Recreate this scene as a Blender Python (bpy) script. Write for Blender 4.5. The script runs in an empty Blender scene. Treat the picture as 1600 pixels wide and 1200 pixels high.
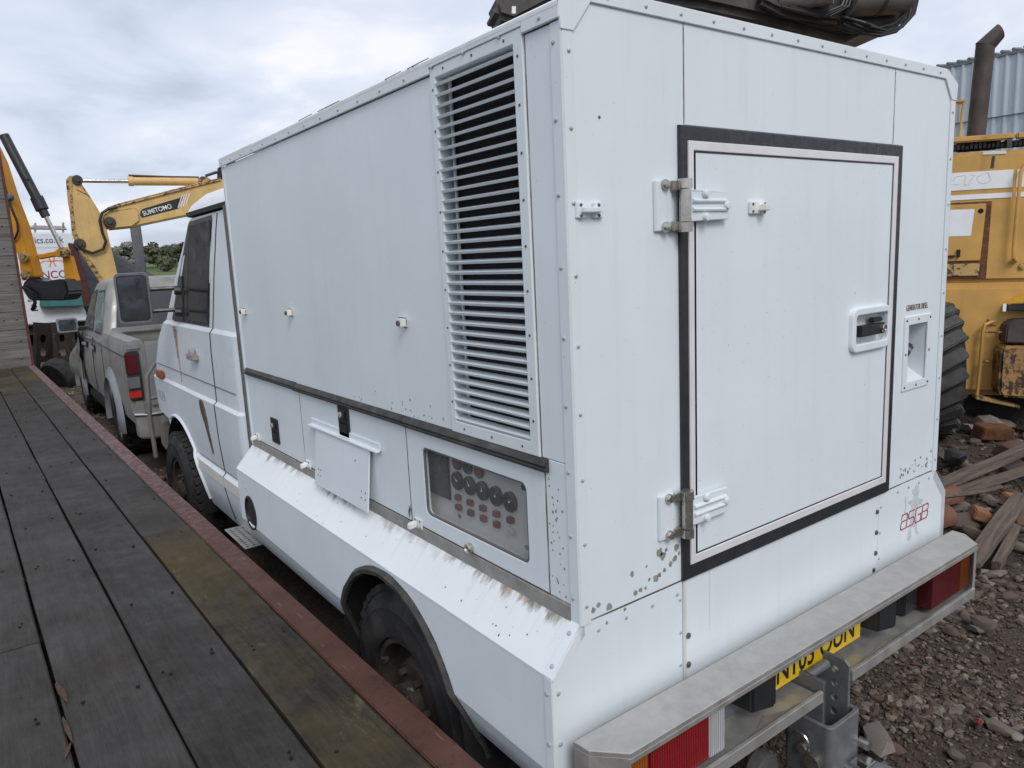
import bpy, bmesh, math, random
import numpy as np
from mathutils import Vector, Matrix
random.seed(7); rng = np.random.default_rng(7)
SC = bpy.context.scene; COL = SC.collection

# ------------------------------------------------------------------ camera
def cam_axes(yaw, pitch, roll):
    f = Vector((math.sin(yaw)*math.cos(pitch), math.cos(yaw)*math.cos(pitch), -math.sin(pitch)))
    r = Vector((math.cos(yaw), -math.sin(yaw), 0)); u = r.cross(f)
    return r*math.cos(roll)+u*math.sin(roll), -r*math.sin(roll)+u*math.cos(roll), f
cam = bpy.data.cameras.new('camera'); camo = bpy.data.objects.new('camera', cam); COL.objects.link(camo)
ca, cb, cf = cam_axes(0.6296, 0.1721, -0.0485)
CM = Matrix(((ca.x, cb.x, -cf.x, -1.1332), (ca.y, cb.y, -cf.y, -1.3125), (ca.z, cb.z, -cf.z, 1.9793), (0, 0, 0, 1)))
camo.matrix_world = CM
cam.sensor_width = 36; cam.lens = 1154.8/1600*36; cam.clip_start = .05; cam.clip_end = 3000
SC.camera = camo

# ------------------------------------------------------------------ world, sun, exposure
SUN_EL, SUN_AZ = math.radians(44), math.radians(200)      # compass-like: 0 = +y, 90 = +x
w = bpy.data.worlds.new('World'); SC.world = w; w.use_nodes = True
nt = w.node_tree; N = nt.nodes; LK = nt.links; N.clear()
out = N.new('ShaderNodeOutputWorld'); bg = N.new('ShaderNodeBackground'); bg.inputs[1].default_value = .1
sky = N.new('ShaderNodeTexSky'); sky.sky_type = 'NISHITA'; sky.sun_disc = False
sky.sun_elevation = SUN_EL; sky.sun_rotation = SUN_AZ; sky.air_density = 1.2; sky.dust_density = 2
tc = N.new('ShaderNodeTexCoord'); sep = N.new('ShaderNodeSeparateXYZ'); LK.new(tc.outputs['Generated'], sep.inputs[0])
def wm(op, a, b=None, c=None):
    n = N.new('ShaderNodeMath'); n.operation = op
    for i, v in enumerate((a, b, c)):
        if v is None: continue
        if isinstance(v, (int, float)): n.inputs[i].default_value = v
        else: LK.new(v, n.inputs[i])
    return n.outputs[0]
den = wm('ADD', wm('MAXIMUM', sep.outputs[2], 0.0), .22)
cx = wm('DIVIDE', sep.outputs[0], den); cy = wm('DIVIDE', sep.outputs[1], den)
cmb = N.new('ShaderNodeCombineXYZ'); LK.new(cx, cmb.inputs[0]); LK.new(cy, cmb.inputs[1])
n1 = N.new('ShaderNodeTexNoise'); n1.inputs['Scale'].default_value = 1.7; n1.inputs['Detail'].default_value = 9; n1.inputs['Roughness'].default_value = .52
n1.inputs['Distortion'].default_value = .35
LK.new(cmb.outputs[0], n1.inputs['Vector'])
r1 = N.new('ShaderNodeValToRGB'); LK.new(n1.outputs[0], r1.inputs[0])
e = r1.color_ramp.elements
e[0].position = .36; e[0].color = (4.7, 5.3, 6.3, 1)
e[1].position = .66; e[1].color = (8.4, 8.4, 8.8, 1)
m_ = r1.color_ramp.elements.new(.46); m_.color = (5.9, 6.5, 7.7, 1)
m2 = r1.color_ramp.elements.new(.56); m2.color = (6.8, 7.2, 8.2, 1)
mx = N.new('ShaderNodeMix'); mx.data_type = 'RGBA'; mx.inputs[0].default_value = .9
LK.new(sky.outputs[0], mx.inputs[6]); LK.new(r1.outputs[0], mx.inputs[7])
LK.new(mx.outputs[2], bg.inputs[0]); LK.new(bg.outputs[0], out.inputs[0])
sl = bpy.data.lights.new('sun', 'SUN'); sl.energy = 1.3; sl.angle = math.radians(25); sl.color = (1, .97, .93)
so = bpy.data.objects.new('sun', sl); COL.objects.link(so)
sd = Vector((math.sin(SUN_AZ)*math.cos(SUN_EL), math.cos(SUN_AZ)*math.cos(SUN_EL), math.sin(SUN_EL)))
so.rotation_euler = sd.to_track_quat('Z', 'Y').to_euler(); so.location = (0, -5, 12)
SC.view_settings.view_transform = 'Standard'; SC.view_settings.look = 'None'; SC.view_settings.gamma = 1
SC.view_settings.exposure = 0.28

# ------------------------------------------------------------------ materials
MATS = {}
class NT:
    def __init__(s, name, rough=.5, metal=0., spec=.5):
        s.m = bpy.data.materials.new(name); s.m.use_nodes = True; MATS[name] = s.m
        s.t = s.m.node_tree; s.n = s.t.nodes; s.l = s.t.links
        s.b = s.n['Principled BSDF']; s.set('Roughness', rough); s.set('Metallic', metal); s.set('Specular IOR Level', spec)
        s.tc = s.n.new('ShaderNodeTexCoord'); s._r = None
    def set(s, k, v):
        i = s.b.inputs[k]
        if hasattr(v, 'links') or hasattr(v, 'is_linked'): s.l.new(v, i)
        else: i.default_value = v
    def co(s, scale=(1, 1, 1), src='Object', loc=(0, 0, 0)):
        mp = s.n.new('ShaderNodeMapping'); mp.inputs['Scale'].default_value = scale; mp.inputs['Location'].default_value = loc
        s.l.new(s.tc.outputs[src], mp.inputs[0]); return mp.outputs[0]
    def coR(s, scale=(1, 1, 1)):           # object coords shifted by per-object random
        oi = s.n.new('ShaderNodeObjectInfo'); a = s.n.new('ShaderNodeVectorMath'); a.operation = 'MULTIPLY_ADD'
        c = s.n.new('ShaderNodeCombineXYZ'); 
        for i in range(3): s.l.new(oi.outputs['Random'], c.inputs[i])
        s.l.new(c.outputs[0], a.inputs[0]); a.inputs[1].default_value = (37, 53, 29); s.l.new(s.tc.outputs['Object'], a.inputs[2])
        mp = s.n.new('ShaderNodeMapping'); mp.inputs['Scale'].default_value = scale; s.l.new(a.outputs[0], mp.inputs[0]); return mp.outputs[0]
    def rnd(s): return s.n.new('ShaderNodeObjectInfo').outputs['Random']
    def noise(s, vec, scale, detail=4, rough=.55, dist=0):
        n = s.n.new('ShaderNodeTexNoise'); n.inputs['Scale'].default_value = scale; n.inputs['Detail'].default_value = detail
        n.inputs['Roughness'].default_value = rough; n.inputs['Distortion'].default_value = dist
        s.l.new(vec, n.inputs['Vector']); return n.outputs[0]
    def mr(s, v, a, b, c=0., d=1., smooth=False):
        n = s.n.new('ShaderNodeMapRange'); s.l.new(v, n.inputs[0])
        if smooth: n.interpolation_type = 'SMOOTHSTEP'
        for i, x in enumerate((a, b, c, d)): n.inputs[i+1].default_value = x
        return n.outputs[0]
    def mix(s, f, a, b):
        n = s.n.new('ShaderNodeMix'); n.data_type = 'RGBA'
        for i, x in ((0, f), (6, a), (7, b)):
            if isinstance(x, (int, float)): n.inputs[i].default_value = x
            elif isinstance(x, tuple): n.inputs[i].default_value = x if len(x) == 4 else (*x, 1)
            else: s.l.new(x, n.inputs[i])
        return n.outputs[2]
    def math(s, op, a, b=0.):
        n = s.n.new('ShaderNodeMath'); n.operation = op
        for i, x in enumerate((a, b)):
            if isinstance(x, (int, float)): n.inputs[i].default_value = x
            else: s.l.new(x, n.inputs[i])
        return n.outputs[0]
    def bump(s, h, strength=.3, dist=.01):
        n = s.n.new('ShaderNodeBump'); n.inputs['Strength'].default_value = strength; n.inputs['Distance'].default_value = dist
        s.l.new(h, n.inputs['Height']); s.l.new(n.outputs[0], s.b.inputs['Normal'])
    def xyz(s):
        n = s.n.new('ShaderNodeSeparateXYZ'); s.l.new(s.tc.outputs['Object'], n.inputs[0]); return n.outputs

def simple(name, col, rough=.5, metal=0., var=.2, vs=8, bump=.0, bs=60, spec=.5, alt=None, altf=(.55, .7), alts=5, rvar=.12):
    t = NT(name, rough, metal, spec); c = t.coR()
    f = t.noise(c, vs, 5)
    a = tuple(x*(1-var) for x in col); b = tuple(min(1, x*(1+var)) for x in col)
    base = t.mix(t.mr(f, .3, .7), a, b)
    if alt: base = t.mix(t.mr(t.noise(c, alts, 7, .65), *altf), base, alt)
    t.set('Base Color', base)
    if rvar: t.set('Roughness', t.mr(t.noise(c, vs*2.3, 4), .3, .7, max(.03, rough-rvar), min(1, rough+rvar)))
    if bump: t.bump(t.noise(c, bs, 4), bump, .01)
    return t

def white_paint(name, col, skirt=False, streak=.5):
    t = NT(name, .38); c = t.co(); 
    base = t.mix(t.mr(t.noise(c, 1.7, 5), .3, .7), tuple(x*.95 for x in col), tuple(x*1.03 for x in col))
    st = t.noise(t.co((22, 22, .9)), 1, 5, .6)              # vertical rain streaks
    base = t.mix(t.math('MULTIPLY', t.mr(st, .54, .80), streak*.55), base, (.50, .50, .47))
    st2 = t.noise(t.co((5, 5, .35), loc=(3, 1, 4)), 1, 5, .6)
    base = t.mix(t.math('MULTIPLY', t.mr(st2, .52, .75), streak*.32), base, (.55, .59, .60))
    sp = t.noise(c, 130, 2, .5)
    base = t.mix(t.math('MULTIPLY', t.mr(sp, .735, .76), .7), base, (.25, .24, .22))
    if skirt:
        x = t.xyz()
        wob = t.noise(t.co((5, 15, 5)), 1, 9, .75)
        edge = t.mr(t.math('ADD', x[0], t.mr(wob, .25, .75, -.040, .036)), -.024, .002, 0, 1, True)
        edge = t.math('MULTIPLY', edge, t.mr(t.noise(c, 3.1, 5, .6), .42, .60, .22, 1))
        drip = t.noise(t.co((.9, 26, .9)), 1, 4, .6)
        dr = t.math('MULTIPLY', t.mr(drip, .55, .74), t.mr(x[0], -.085, -.003, .0, .38))
        base = t.mix(dr, base, (.42, .40, .33))
        rc = t.mix(t.mr(t.noise(c, 5, 3), .42, .6), (.16, .15, .09), (.23, .13, .06))
        base = t.mix(edge, base, rc)
    t.set('Base Color', base); t.set('Roughness', t.mr(t.noise(c, 30, 4), .3, .7, .28, .5))
    t.bump(t.math('ADD', t.math('MULTIPLY', t.noise(c, 260, 3), .05), t.math('MULTIPLY', t.noise(c, 2.4, 2), 2.2)), .12, .012)
    return t

white_paint('paint_white', (.735, .79, .815), False, .32)
white_paint('paint_skirt', (.76, .79, .80), True, .16)
white_paint('paint_trim', (.72, .77, .795), False, .3)
white_paint('paint_cab', (.68, .72, .75), False, .35)
white_paint('paint_roof', (.79, .805, .81), False, .6)
def grime():
    t = NT('grime', .9); c = t.co(); n = t.noise(c, 35, 6, .7); t.set('Base Color', t.mix(t.mr(n, .4, .65), (.10, .085, .06), (.20, .16, .10))); t.set('Alpha', t.mr(t.noise(c, 6, 5), .35, .65, .15, .85))
grime()
simple('cream', (.66, .65, .58), .5, var=.06)
simple('alu', (.66, .66, .65), .42, .55, .12, 10, alt=(.45, .44, .41), altf=(.5, .72), alts=7)
simple('alu_trim', (.74, .72, .73), .45, .1, .05)
def galv(name, col, dark, k=1.):
    t = NT(name, .5, .72 if k < 1 else .35); c = t.co()
    b = t.mix(t.mr(t.noise(c, 22, 6, .65), .35, .66), col, tuple(x*(1-.28*k) for x in col))
    b = t.mix(t.mr(t.noise(c, 2.2, 7, .7), .50, .78, 0, .8), b, dark)
    b = t.mix(t.mr(t.noise(c, 110, 3), .70, .77), b, tuple(x*.6 for x in col))
    t.set('Base Color', b); t.set('Roughness', t.mr(t.noise(c, 14, 4), .3, .7, .36, .62)); t.bump(t.noise(c, 160, 3), .12, .004)
galv('bumper_metal', (.56, .545, .515), (.42, .40, .36), .6)
galv('hitch_metal', (.21, .215, .22), (.13, .125, .115))
simple('stainless', (.50, .48, .44), .26, .9, .2, 25)
simple('seal_black', (.022, .024, .028), .42, 0, .25, 18, .15, 80)
simple('rubber_dirty', (.045, .043, .038), .7, 0, .4, 20, .3, 60, alt=(.10, .095, .08), alts=9)
simple('black', (.012, .012, .013), .6, 0, .3)
simple('void', (.006, .006, .007), .9, 0, .2)
simple('underbody', (.022, .021, .02), .85, 0, .4, 12, .2)
simple('plastic_black', (.02, .021, .023), .38, 0, .25)
simple('plastic_grey', (.12, .125, .13), .55, 0, .15)
simple('rivet', (.48, .49, .50), .45, .4, .3, 200)
simple('screw_dark', (.13, .12, .105), .5, .5, .4, 200)
simple('chip', (.24, .235, .21), .8, 0, .35, 40)
simple('rust', (.13, .052, .022), .85, 0, .45, 25, .4, 70, alt=(.05, .028, .018), alts=14)
simple('rust_stain', (.30, .18, .10), .8, 0, .5, 40).set('Alpha', .42)
simple('brown_chip', (.07, .055, .035), .7, 0, .4, 30)
def tyre_mat(name, col):
    t = NT(name, .8); c = t.co()
    t.set('Base Color', t.mix(t.mr(t.noise(c, 9, 6, .65), .4, .7), col, (.045, .042, .038)))
    t.set('Specular IOR Level', .3); t.bump(t.noise(c, 70, 4), .25, .006)
tyre_mat('tyre', (.014, .014, .015)); tyre_mat('tyre_dusty', (.085, .082, .078))
simple('hub', (.045, .033, .027), .85, .05, .5, 14, alt=(.20, .19, .18), altf=(.62, .66), alts=9)
def glass(name, col, rough=.06, alpha=1., spec=.8):
    t = NT(name, rough, 0, spec); c = t.co()
    t.set('Base Color', t.mix(t.mr(t.noise(c, 5, 5), .35, .7), col, tuple(x*1.8+.006 for x in col)))
    t.set('Roughness', t.mr(t.noise(c, 12, 4), .4, .7, rough, rough+.14)); t.set('Alpha', alpha); return t
glass('glass_dark', (.016, .018, .020)); glass('glass_pane', (.20, .205, .205), .08, .15); glass('mirror_glass', (.10, .11, .13), .03, 1, 1.)
MATS['mirror_glass'].node_tree.nodes['Principled BSDF'].inputs['Metallic'].default_value = .9
glass('glass_green', (.10, .17, .155), .12); glass('glass_wet', (.045, .052, .052), .1)
simple('panel_grey', (.56, .57, .55), .55, 0, .1, 6); simple('gauge', (.020, .021, .026), .3); simple('gauge_face', (.05, .052, .06), .35)
simple('switch_red', (.17, .075, .055), .5); simple('switch_white', (.45, .44, .42), .5)
simple('mesh_dark', (.018, .018, .022), .8, 0, .3, 140, .8, 300)
def lens(name, col, sc):
    t = NT(name, .18, 0, .6); c = t.co(); wv = t.n.new('ShaderNodeTexWave'); wv.inputs['Scale'].default_value = sc; wv.bands_direction = 'X'
    t.l.new(c, wv.inputs[0]); t.set('Base Color', t.mix(wv.outputs[0], col, tuple(x*.55 for x in col))); t.bump(wv.outputs[0], .5, .004)
    t.set('Transmission Weight', .12)
lens('lens_red_dark', (.13, .008, .012), 34); lens('lens_red', (.33, .008, .014), 34); lens('lens_amber', (.42, .11, .012), 34); lens('lens_amber_shaded', (.19, .05, .01), 34); lens('lens_clear', (.60, .61, .61), 34)
simple('lens_red_bright', (.45, .025, .022), .25, var=.1); simple('amber', (.34, .085, .015), .4)
simple('plate_yellow', (.72, .47, .015), .45, 0, .08); simple('ink_black', (.012, .012, .013), .5)
simple('ink_red', (.42, .05, .065), .55, 0, .1, 60); simple('ink_grey', (.53, .555, .57), .6, 0, .15, 40); simple('ink_dark', (.17, .09, .075), .6)
simple('ink_blue', (.06, .06, .16), .6); simple('ink_maroon', (.27, .02, .06), .6); simple('ink_orange', (.75, .24, .06), .6); simple('ink_white', (.78, .78, .76), .6)
simple('sheet_white', (.80, .81, .82), .5, 0, .05); simple('lorry_white', (.72, .75, .79), .45, 0, .05)
simple('silver', (.29, .282, .262), .42, .4, .12, 5, alt=(.15, .14, .12), altf=(.5, .78), alts=3)
simple('silver_light', (.27, .27, .275), .42, .45, .08, 5); simple('silver_mould', (.17, .175, .145), .6, .2, .2, 5, alt=(.10, .105, .07), alts=4)
simple('chrome', (.6, .6, .6), .18, 1, .05)
def yellow(name, col, rust, lo=.60):
    t = NT(name, .55); c = t.co()
    b = t.mix(t.mr(t.noise(c, 3, 5), .3, .7), tuple(x*.82 for x in col), tuple(min(1, x*1.1) for x in col))
    st = t.noise(t.co((9, 9, .8)), 1, 5, .6); b = t.mix(t.math('MULTIPLY', t.mr(st, .55, .8), .6), b, tuple(x*.5 for x in col))
    b = t.mix(t.mr(t.noise(c, 11, 8, .7), lo, lo+.06), b, rust)
    t.set('Base Color', b); t.bump(t.noise(c, 60, 4), .1, .01)
yellow('yellow_arm', (.66, .44, .165), (.10, .055, .03), .635); yellow('yellow_rusty', (.50, .32, .12), (.075, .04, .025), .50)
yellow('orange_arm', (.66, .285, .014), (.10, .04, .02), .66); yellow('yellow_body', (.57, .325, .085), (.14, .07, .03), .66)
yellow('yellow_bright', (.62, .35, .03), (.14, .07, .03), .62)
yellow('yellow_peeled', (.38, .22, .075), (.055, .030, .022), .475)
simple('arm_dark', (.055, .048, .044), .6, .1, .35, 5, .2, 30, alt=(.10, .085, .07), alts=4); simple('drum_grey', (.15, .135, .12), .6, .1, .3, 5)
simple('drum_white', (.30, .27, .25), .6, .1, .3, 9); simple('hose_black', (.016, .016, .017), .5)
simple('exhaust', (.085, .066, .06), .65, .3, .3, 6, .1, 60); simple('red_oxide_dark', (.10, .028, .026), .6, .1, .3, 10)
simple('stack_orange', (.36, .11, .05), .7)

def deck_wood():
    def common(t, dark0, dark1, lite0, lite1):
        c = t.coR(); rn = t.rnd()
        g = t.noise(t.coR((45, 3.2, 45)), 1, 9, .7, .6); g2 = t.noise(t.coR((190, 11, 190)), 1, 6, .65); mot = t.noise(c, 9, 9, .72)
        b = t.mix(t.mr(g, .34, .68), t.mix(rn, dark0, dark1), t.mix(rn, lite0, lite1))
        b = t.mix(t.math('MULTIPLY', t.mr(mot, .46, .70), .55), b, (.070, .064, .058))
        b = t.mix(t.math('MULTIPLY', t.mr(g2, .52, .70), .6), b, (.012, .011, .010))
        t.bump(t.math('ADD', t.math('MULTIPLY', g, .6), t.math('MULTIPLY', g2, .6)), .45, .006)
        return c, b, mot
    t = NT('deck_wood', .6)
    c, b, mot = common(t, (.018, .0152, .0130), (.028, .0240, .0200), (.042, .0365, .0315), (.056, .049, .042))
    b = t.mix(t.math('MULTIPLY', t.mr(t.noise(c, .9, 6, .62), .50, .70), .5), b, (.060, .055, .050))
    b = t.mix(t.mr(t.noise(c, 1.7, 7, .68), .57, .72, 0, .6), b, (.046, .034, .021))
    b = t.mix(t.mr(t.noise(c, 70, 3, .5), .74, .77, 0, .8), b, (.12, .11, .10))
    t.set('Base Color', b); t.set('Roughness', t.mr(t.noise(c, 2.2, 7, .65), .35, .68, .40, .78)); t.set('Specular IOR Level', .28)
    m = NT('deck_mossy', .75)
    c, b, mot = common(m, (.019, .017, .013), (.024, .021, .016), (.046, .041, .031), (.052, .046, .034))
    b = m.mix(m.math('MULTIPLY', m.mr(m.noise(c, 1.5, 8, .68), .42, .62), .85), b, (.092, .067, .026))
    b = m.mix(m.mr(m.noise(m.coR((6, 2.0, 6)), 1, 9, .78), .58, .70, 0, .7), b, (.18, .150, .085))
    m.set('Base Color', b); m.set('Specular IOR Level', .22)
    r = NT('ramp_wood', .8); c = r.coR(); g = r.noise(r.coR((1.2, 30, 30)), 1, 8, .65, .3)
    b = r.mix(r.mr(g, .3, .72), (.075, .068, .060), (.24, .225, .21))
    b = r.mix(r.mr(r.noise(c, 2.0, 6, .65), .52, .75, 0, .7), b, (.075, .062, .052))
    r.set('Base Color', b); r.bump(g, .4, .01)
    d = NT('debris_wood', .85); c = d.coR(); g = d.noise(d.coR((3, 40, 40)), 1, 8, .7, .3)
    d.set('Base Color', d.mix(d.mr(g, .3, .7), (.045, .034, .026), (.19, .145, .115))); d.bump(g, .6, .01)
deck_wood()
simple('splinter', (.065, .034, .022), .8, 0, .4, 40)
def oxide():
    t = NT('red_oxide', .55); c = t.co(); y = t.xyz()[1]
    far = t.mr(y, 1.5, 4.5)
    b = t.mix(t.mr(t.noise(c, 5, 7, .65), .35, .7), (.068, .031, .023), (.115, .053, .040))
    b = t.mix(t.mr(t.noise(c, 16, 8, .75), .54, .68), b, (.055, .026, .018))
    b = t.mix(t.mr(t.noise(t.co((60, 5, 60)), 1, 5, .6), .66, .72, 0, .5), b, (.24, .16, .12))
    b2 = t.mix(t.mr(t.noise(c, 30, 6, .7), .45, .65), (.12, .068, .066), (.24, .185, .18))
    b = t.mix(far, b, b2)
    t.set('Base Color', b); t.set('Roughness', t.mr(t.noise(c, 20, 4), .3, .7, .6, .85)); t.set('Specular IOR Level', .25); t.bump(t.noise(c, 90, 4), .25, .006)
oxide()
def stone_mat():
    t = NT('stone', .85); c = t.coR(); rn = t.rnd()
    cr = t.n.new('ShaderNodeValToRGB'); t.l.new(rn, cr.inputs[0]); cr.color_ramp.interpolation = 'CONSTANT'
    cols = [(.125, .095, .075), (.19, .15, .12), (.085, .070, .060), (.15, .108, .08), (.24, .195, .16), (.105, .09, .08), (.14, .08, .055), (.30, .265, .23), (.115, .088, .072), (.18, .15, .125)]
    el = cr.color_ramp.elements; el[0].color = (*cols[0], 1); el[1].position = .1; el[1].color = (*cols[1], 1)
    for i in range(2, 10): q = el.new(i/10); q.color = (*cols[i], 1)
    f = t.noise(c, 14, 6, .65)
    b = t.mix(t.mr(f, .35, .7, 0, .6), cr.outputs[0], (.066, .050, .039))
    t.set('Base Color', b); t.bump(t.noise(c, 45, 5), .4, .01)
    g = NT('gravel', .9); c = g.co(); at = g.n.new('ShaderNodeAttribute'); at.attribute_name = 'rv'
    cr = g.n.new('ShaderNodeValToRGB'); g.l.new(at.outputs['Fac'], cr.inputs[0]); cr.color_ramp.interpolation = 'CONSTANT'
    cols = [(.105, .076, .058), (.165, .125, .098), (.075, .056, .044), (.13, .09, .064), (.092, .07, .055), (.21, .17, .14), (.105, .08, .066), (.13, .068, .045), (.28, .24, .20), (.07, .056, .047)]
    el = cr.color_ramp.elements; el[0].color = (*cols[0], 1); el[1].position = .1; el[1].color = (*cols[1], 1)
    for i in range(2, 10): q = el.new(i/10); q.color = (*cols[i], 1)
    g.set('Base Color', g.mix(g.mr(g.noise(c, 40, 4), .32, .68, .1, .7), cr.outputs[0], (.055, .039, .029))); g.bump(g.noise(c, 120, 3), .3, .006)
    s = NT('soil', .95); c = s.co()
    b = s.mix(s.mr(s.noise(c, 1.2, 7, .65), .35, .7), (.042, .029, .020), (.090, .064, .047))
    b = s.mix(s.mr(s.noise(c, 55, 5, .7), .5, .7), b, (.16, .13, .105))
    s.set('Base Color', b); s.bump(s.noise(c, 35, 6, .7), .8, .03)
    f = NT('field_grass', .95); c = f.co(); f.set('Base Color', f.mix(f.mr(f.noise(c, .35, 7, .65), .35, .68), (.065, .10, .022), (.115, .155, .04)))
stone_mat()
simple('terracotta', (.15, .066, .040), .8, 0, .25, 8, .3, 40); simple('brick_orange', (.26, .115, .055), .85, 0, .2, 14, .3, 50)
simple('brick_red', (.24, .055, .04), .85, 0, .25, 14, .3, 50); simple('concrete', (.20, .17, .15), .9, 0, .2, 14, .4, 50); simple('slate', (.045, .047, .052), .5, 0, .3, 10, .3, 30)
simple('plastic_bag', (.5, .5, .5), .5)
def leaf(name, a, b):
    t = NT(name, .8); at = t.n.new('ShaderNodeAttribute'); at.attribute_name = 'rv'; t.set('Base Color', t.mix(at.outputs['Fac'], a, b))
leaf('leaf_dark', (.045, .052, .028), (.085, .092, .05)); leaf('leaf_pale', (.15, .155, .125), (.25, .25, .205)); leaf('leaf_mid', (.085, .092, .055), (.15, .155, .095))
simple('bark', (.06, .05, .04), .9)
def corr():
    t = NT('corrugated', .5); c = t.co(); st = t.noise(t.co((3, 3, .3)), 1, 5)
    b = t.mix(t.mr(st, .35, .7), (.40, .47, .52), (.52, .58, .62)); b = t.mix(t.mr(t.noise(c, 1.5, 5), .55, .8, 0, .5), b, (.36, .41, .44))
    t.set('Base Color', b)
corr()
simple('sheet_grey', (.17, .18, .20), .6, .2, .15); simple('dark_heap', (.020, .020, .022), .7, 0, .5, 4, .8, 12); simple('teal', (.055, .17, .17), .35, 0, .2)
simple('car_white', (.72, .74, .76), .35, 0, .06); simple('weed', (.03, .06, .015), .7); simple('gasket', (.03, .03, .03), .6)

# ------------------------------------------------------------------ builders
def link(name, me, mat=None, parent=None, kind=None, label=None):
    o = bpy.data.objects.new(name, me); COL.objects.link(o)
    if mat is not None and me is not None and not me.materials: me.materials.append(MATS[mat])
    if parent is not None: o.parent = parent
    if kind: o['kind'] = kind
    if label: o['label'] = label
    return o
def root(name, label, cat, loc=(0, 0, 0), rz=0., group=None):
    o = bpy.data.objects.new(name, None); COL.objects.link(o); o.location = loc; o.rotation_euler = (0, 0, rz); o.empty_display_size = .2
    o['label'] = label; o['category'] = cat
    if group: o['group'] = group
    return o
def tag(o, label, cat, group=None):
    o['label'] = label; o['category'] = cat
    if group: o['group'] = group
    return o

class B:
    def __init__(s): s.v = []; s.f = []
    def add(s, vs, fs):
        k = len(s.v); s.v += [tuple(p) for p in vs]; s.f += [tuple(i+k for i in f) for f in fs]; return s
    def box(s, x0, x1, y0, y1, z0, z1, M=None):
        vs = [Vector((x, y, z)) for z in (z0, z1) for y in (y0, y1) for x in (x0, x1)]
        if M is not None: vs = [M @ p for p in vs]
        return s.add(vs, [(0, 2, 3, 1), (4, 5, 7, 6), (0, 1, 5, 4), (2, 6, 7, 3), (0, 4, 6, 2), (1, 3, 7, 5)])
    def prism(s, poly, vec):
        n = len(poly); a = [Vector(p) for p in poly]; vec = Vector(vec)
        nm = sum(((a[i]-a[0]).cross(a[(i+1) % n]-a[0]) for i in range(n)), Vector())
        if nm.dot(vec) > 0: a.reverse()
        return s.add(a+[p+vec for p in a], [tuple(range(n)), tuple(range(2*n-1, n-1, -1))]+[((i+1) % n, i, n+i, n+(i+1) % n) for i in range(n)])
    def loft(s, rings, cap=True):
        n = len(rings[0]); k = [p for r in rings for p in r]; fs = []
        for j in range(len(rings)-1):
            for i in range(n): a = j*n+i; b = j*n+(i+1) % n; fs.append((a, b, b+n, a+n))
        if cap: fs += [tuple(range(n-1, -1, -1)), tuple(range((len(rings)-1)*n, len(rings)*n))]
        return s.add(k, fs)
    def tube(s, pts, r, n=8, rr=None):
        pts = [Vector(p) for p in pts]; rings = []; up = None
        for i, p in enumerate(pts):
            d = (pts[min(i+1, len(pts)-1)]-pts[max(i-1, 0)]).normalized()
            if up is None:
                up = Vector((0, 0, 1)) if abs(d.z) < .9 else Vector((1, 0, 0))
            sx = d.cross(up).normalized(); up = sx.cross(d).normalized()
            q = r if rr is None else rr[i]
            rings.append([p+(sx*math.cos(2*math.pi*k/n)+up*math.sin(2*math.pi*k/n))*q for k in range(n)])
        return s.loft(rings)
    def cyl(s, p0, p1, r, n=16, r2=None): return s.tube([p0, p1], r, n, [r, r if r2 is None else r2])
    def lathe(s, prof, o, ax, n=24, cap=True):
        ax = Vector(ax).normalized(); t = Vector((0, 0, 1)) if abs(ax.z) < .9 else Vector((1, 0, 0)); a = ax.cross(t).normalized(); b = ax.cross(a)
        o = Vector(o)
        return s.loft([[o+ax*h+(a*math.cos(2*math.pi*k/n)+b*math.sin(2*math.pi*k/n))*r for k in range(n)] for r, h in prof], cap)
    def dome(s, p, nrm, r, n=6): return s.lathe([(r, -.002), (r*.92, r*.35), (r*.5, r*.62), (r*.05, r*.7)], p, nrm, n)
    def mesh(s, bevel=0, smooth=35, seg=2):
        bm = bmesh.new(); vs = [bm.verts.new(p) for p in s.v]
        for f in s.f:
            try: bm.faces.new([vs[i] for i in f])
            except ValueError: pass
        bmesh.ops.recalc_face_normals(bm, faces=bm.faces[:])
        if bevel:
            es = [e for e in bm.edges if len(e.link_faces) == 2 and e.calc_face_angle(0) > .5]
            bmesh.ops.bevel(bm, geom=es, offset=bevel, segments=seg, affect='EDGES', clamp_overlap=True)
        me = bpy.data.meshes.new('m'); bm.to_mesh(me); bm.free()
        if smooth:
            me.polygons.foreach_set('use_smooth', [True]*len(me.polygons)); me.set_sharp_from_angle(angle=math.radians(smooth))
        return me
    def build(s, name, mat, parent=None, bevel=0, smooth=35, kind=None, label=None, seg=2):
        return link(name, s.mesh(bevel, smooth, seg), mat, parent, kind, label)

def curve_mesh(splines, thick, bevel=0.):
    cu = bpy.data.curves.new('c', 'CURVE'); cu.dimensions = '2D'; cu.fill_mode = 'BOTH'
    cu.extrude = max(0, thick/2-bevel); cu.bevel_depth = bevel; cu.bevel_resolution = 1; cu.offset = -bevel
    for pts in splines:
        sp = cu.splines.new('POLY'); sp.points.add(len(pts)-1); sp.use_cyclic_u = True
        for q, p in zip(sp.points, pts): q.co = (p[0], p[1], 0, 1)
    o = bpy.data.objects.new('c', cu); COL.objects.link(o)
    me = bpy.data.meshes.new_from_object(o.evaluated_get(bpy.context.evaluated_depsgraph_get())); bpy.data.objects.remove(o); bpy.data.curves.remove(cu)
    return me
def frame_m(o, U, Vv):
    U = Vector(U).normalized(); Vv = Vector(Vv).normalized(); n = U.cross(Vv)
    return Matrix(((U.x, Vv.x, n.x, o[0]), (U.y, Vv.y, n.y, o[1]), (U.z, Vv.z, n.z, o[2]), (0, 0, 0, 1)))
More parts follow.
